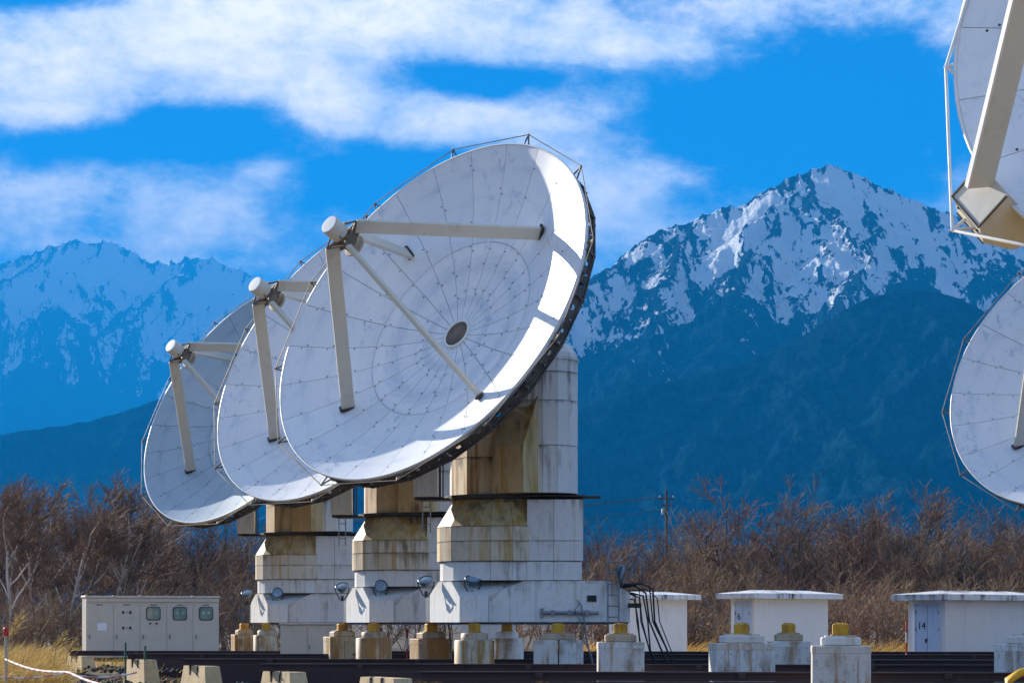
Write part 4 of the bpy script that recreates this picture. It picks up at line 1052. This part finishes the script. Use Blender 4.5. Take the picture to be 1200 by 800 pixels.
def bare_tree(px, Y, top_py, seed, label, trunk_mat, twig_mat, trunk=.12, lean=.12, name='bare_tree', group=None, rmin=.014, maxd=4, spread=(.3, .75)):
    S = tree_variant(seed, 8.0, rmin, maxd, trunk, lean, spread); H = EYE + (730 - top_py) / F * Y; k = H / S[:, 5].max()
    S[:, :6] *= k
    root = empty(name, (PX(px, Y), Y, 0)); tag(root, label, 'tree', group)
    a = S[S[:, 8] < 1.5]; b = S[S[:, 8] >= 1.5]
    m1 = segments_mesh('trunk', a[:, :8], None, 6); m1.materials.append(trunk_mat); put('trunk', m1, root)
    m2 = segments_mesh('crown', b[:, :8], None, 3); m2.materials.append(twig_mat); put('crown', m2, root)
birches = [(8, 118, 553, 'leftmost pale birch at the left edge'), (22, 126, 560, 'second pale birch from the left edge'), (38, 122, 566, 'slender pale birch, third from the left edge'), (52, 128, 570, 'pale birch between the two taller birches on the left'),
           (82, 124, 541, 'tallest pale birch, left of the rearmost dish'), (98, 132, 560, 'leaning pale birch right of the tallest birch'), (124, 127, 548, 'pale birch directly above the beige cabinet'), (150, 130, 556, 'pale birch at the lower left rim of the rearmost dish'), (165, 134, 565, 'rightmost pale birch, touching the rearmost dish rim')]
for i, (px, Y, top, lb) in enumerate(birches): bare_tree(px, Y, top, 300 + i, lb, M['birch'], M['twig_plain'], .085, .14, 'birch_tree', 'pale birches on the left', maxd=4)
bare_tree(845, 150, 556, 402, 'broad round bare tree standing above the thicket right of the utility pole', M['bark'], M['twig_plain'], .13, .1, spread=(.4, .9), group='bare trees above the thicket')
bare_tree(892, 152, 560, 403, 'round bare tree beside the broad one above the thicket', M['bark'], M['twig_plain'], .12, .1, spread=(.4, .9), group='bare trees above the thicket')
bare_tree(1005, 148, 566, 404, 'bare tree above the thicket over the near white pad', M['bark'], M['twig_plain'], .12, .1, group='bare trees above the thicket')
bare_tree(1090, 146, 562, 405, 'bare tree above the thicket over hut 14', M['bark'], M['twig_plain'], .12, .1, group='bare trees above the thicket')

# ------------------------------------------------------------------ grass, reeds, ballast
def grass():
    rg = np.random.default_rng(9); S = []; T = []
    def blade(x, y, h, lean, r, c):
        a = rg.uniform(0, 6.28); d = np.array([math.cos(a) * lean + .25, math.sin(a) * lean * .6, 1.0]); p = np.array([x, y, BED if y < 80 else 0.0])
        for i in range(3):
            q = p + d / np.linalg.norm(d) * h / 3; S.append((*p, *q, r * (1 - i / 3.3), r * (1 - (i + 1) / 3.3))); T.append(c); p = q; d = d + np.array([.22, .0, -.28]) * rg.uniform(.3, 1.6)
        return p
    for _ in range(2200):                                    # tall clump at left
        Y = rg.uniform(72, 94); px = rg.uniform(-30, 80) - (rg.random() ** 3) * 20; c = np.array((.66, .43, .11)) * rg.uniform(.5, 1.2)
        blade(PX(px, Y), Y, rg.uniform(.5, 1.25), rg.uniform(.05, .5), .012, c)
    for _ in range(5200):                                    # low grass between and behind the rails
        Y = rg.uniform(76, 106); px = rg.uniform(-20, 1240); c = np.array((.68, .42, .06)) * rg.uniform(.55, 1.2)
        blade(PX(px, Y), Y, rg.uniform(.12, .45), rg.uniform(.1, .8), .014, c)
    for _ in range(3200):                                    # taller fringe along the foot of the thicket
        Y = rg.uniform(99, 109); px = rg.uniform(640, 1230); c = np.array((.70, .40, .08)) * rg.uniform(.5, 1.2)
        blade(PX(px, Y), Y, rg.uniform(.4, 1.3), rg.uniform(.05, .6), .014, c)
    for _ in range(1300):
        Y = rg.uniform(56, 80); px = rg.uniform(100, 235); c = np.array((.66, .40, .05)) * rg.uniform(.6, 1.2)
        blade(PX(px, Y), Y, rg.uniform(.1, .35), rg.uniform(.3, 1.0), .014, c)
    for _ in range(500):
        Y = rg.uniform(50, 56); px = rg.choice([450, 470, 490, 620]) + rg.normal(0, 9); c = np.array((.45, .26, .07)) * rg.uniform(.6, 1.1)
        blade(PX(px, Y), Y, rg.uniform(.5, 1.0), rg.uniform(.1, .4), .008, c)
    me = segments_mesh('dry_grass', np.array(S), np.array(T)); me.materials.append(M['straw'])
    tag(put('dry_grass', me), 'straw yellow dry grass around the rails', 'grass', kind='stuff')
grass()
def plume(px, Y, top, lean, label):
    root = empty('pampas_reed', (PX(px, Y), Y, 0)); tag(root, label, 'reed', 'feathery reeds in the dry grass'); z = EYE + (730 - top) / F * Y
    base = Vector((0, 0, 0)); tip = Vector((lean, 0, z)); mid = Vector((lean * .3, 0, z * .62))
    MB().tube([base + Vector((0, 0, BED)), mid * .5 + Vector((.02, 0, 0)), mid], .014, 5).build('stalk', M['slab'], root)
    rg = random.Random(int(px) + 7); S = []; T = []
    for i in range(160):
        u = rg.random(); p = mid.lerp(tip, u); w = .13 * math.sin(math.pi * min(1, u * .9 + .12)); q = p + Vector((rg.gauss(.04, w), rg.gauss(0, w), rg.uniform(.05, .22)))
        S.append((*p, *q, .012, .004)); c = rg.uniform(.8, 1.15); T.append((.62 * c, .46 * c, .20 * c))
    me = segments_mesh('plume', np.array(S), np.array(T)); me.materials.append(M['straw']); put('plume', me, root)
plume(4, 66, 718, .55, 'tall feathery reed beside the red reflector post'); plume(60, 78, 742, .5, 'shorter feathery reed right of the reflector post'); plume(74, 76, 750, .45, 'small feathery reed next to the smallest concrete end block')
def ballast():
    rg = np.random.default_rng(3); n = 9000; V = []; 
    Y = rg.uniform(50, 86, n); px = rg.uniform(90, 760, n); X = (px - 600) / F * Y; s = rg.uniform(.04, .11, n)
    base = np.array([(1, 0, 0), (0, 1, 0), (-1, 0, 0), (0, -1, 0), (0, 0, .8), (0, 0, -.8)], float)
    off = base[None] * s[:, None, None] * rg.uniform(.6, 1.3, (n, 6, 1)); v = off + np.stack([X, Y, s * .4 + .18 * rg.random(n) ** 2 + np.where(Y < 80, BED, 0)], -1)[:, None]
    f = np.array([(0, 1, 4), (1, 2, 4), (2, 3, 4), (3, 0, 4), (1, 0, 5), (2, 1, 5), (3, 2, 5), (0, 3, 5)]); F_ = (np.arange(n)[:, None, None] * 6 + f[None]).reshape(-1, 3).astype(np.int32)
    me = bpy.data.meshes.new('ballast'); vv = v.reshape(-1, 3).astype(np.float32); me.vertices.add(len(vv)); me.vertices.foreach_set('co', vv.ravel())
    me.loops.add(F_.size); me.loops.foreach_set('vertex_index', F_.ravel()); me.polygons.add(len(F_)); me.polygons.foreach_set('loop_start', np.arange(0, F_.size, 3, dtype=np.int32)); me.update(calc_edges=True)
    me.materials.append(plain('dark_ballast_stone', (.06, .058, .06), .9, 0, .6)); tag(put('ballast', me), 'dark grey track ballast stones between the rails', 'gravel', kind='stuff')
ballast()

# ------------------------------------------------------------------ haze
def haze():
    mb = MB(); mb.box((0, 9000, 1460), (64000, 32000, 2924))
    me = mb.mesh('haze'); m = bpy.data.materials.new('blue_mountain_air'); m.use_nodes = True; nt = m.node_tree
    for n in list(nt.nodes): nt.nodes.remove(n)
    o = nt.nodes.new('ShaderNodeOutputMaterial'); v = nt.nodes.new('ShaderNodeVolumePrincipled'); nt.links.new(v.outputs[0], o.inputs['Volume'])
    v.inputs['Color'].default_value = (.010, .36, 1.0, 1); v.inputs['Density'].default_value = 9.2e-5; v.inputs['Anisotropy'].default_value = 0.0
    me.materials.append(m); h = tag(put('haze', me), kind='stuff'); h['label'] = 'thin blue mountain haze filling the air'; h['category'] = 'haze'
haze()
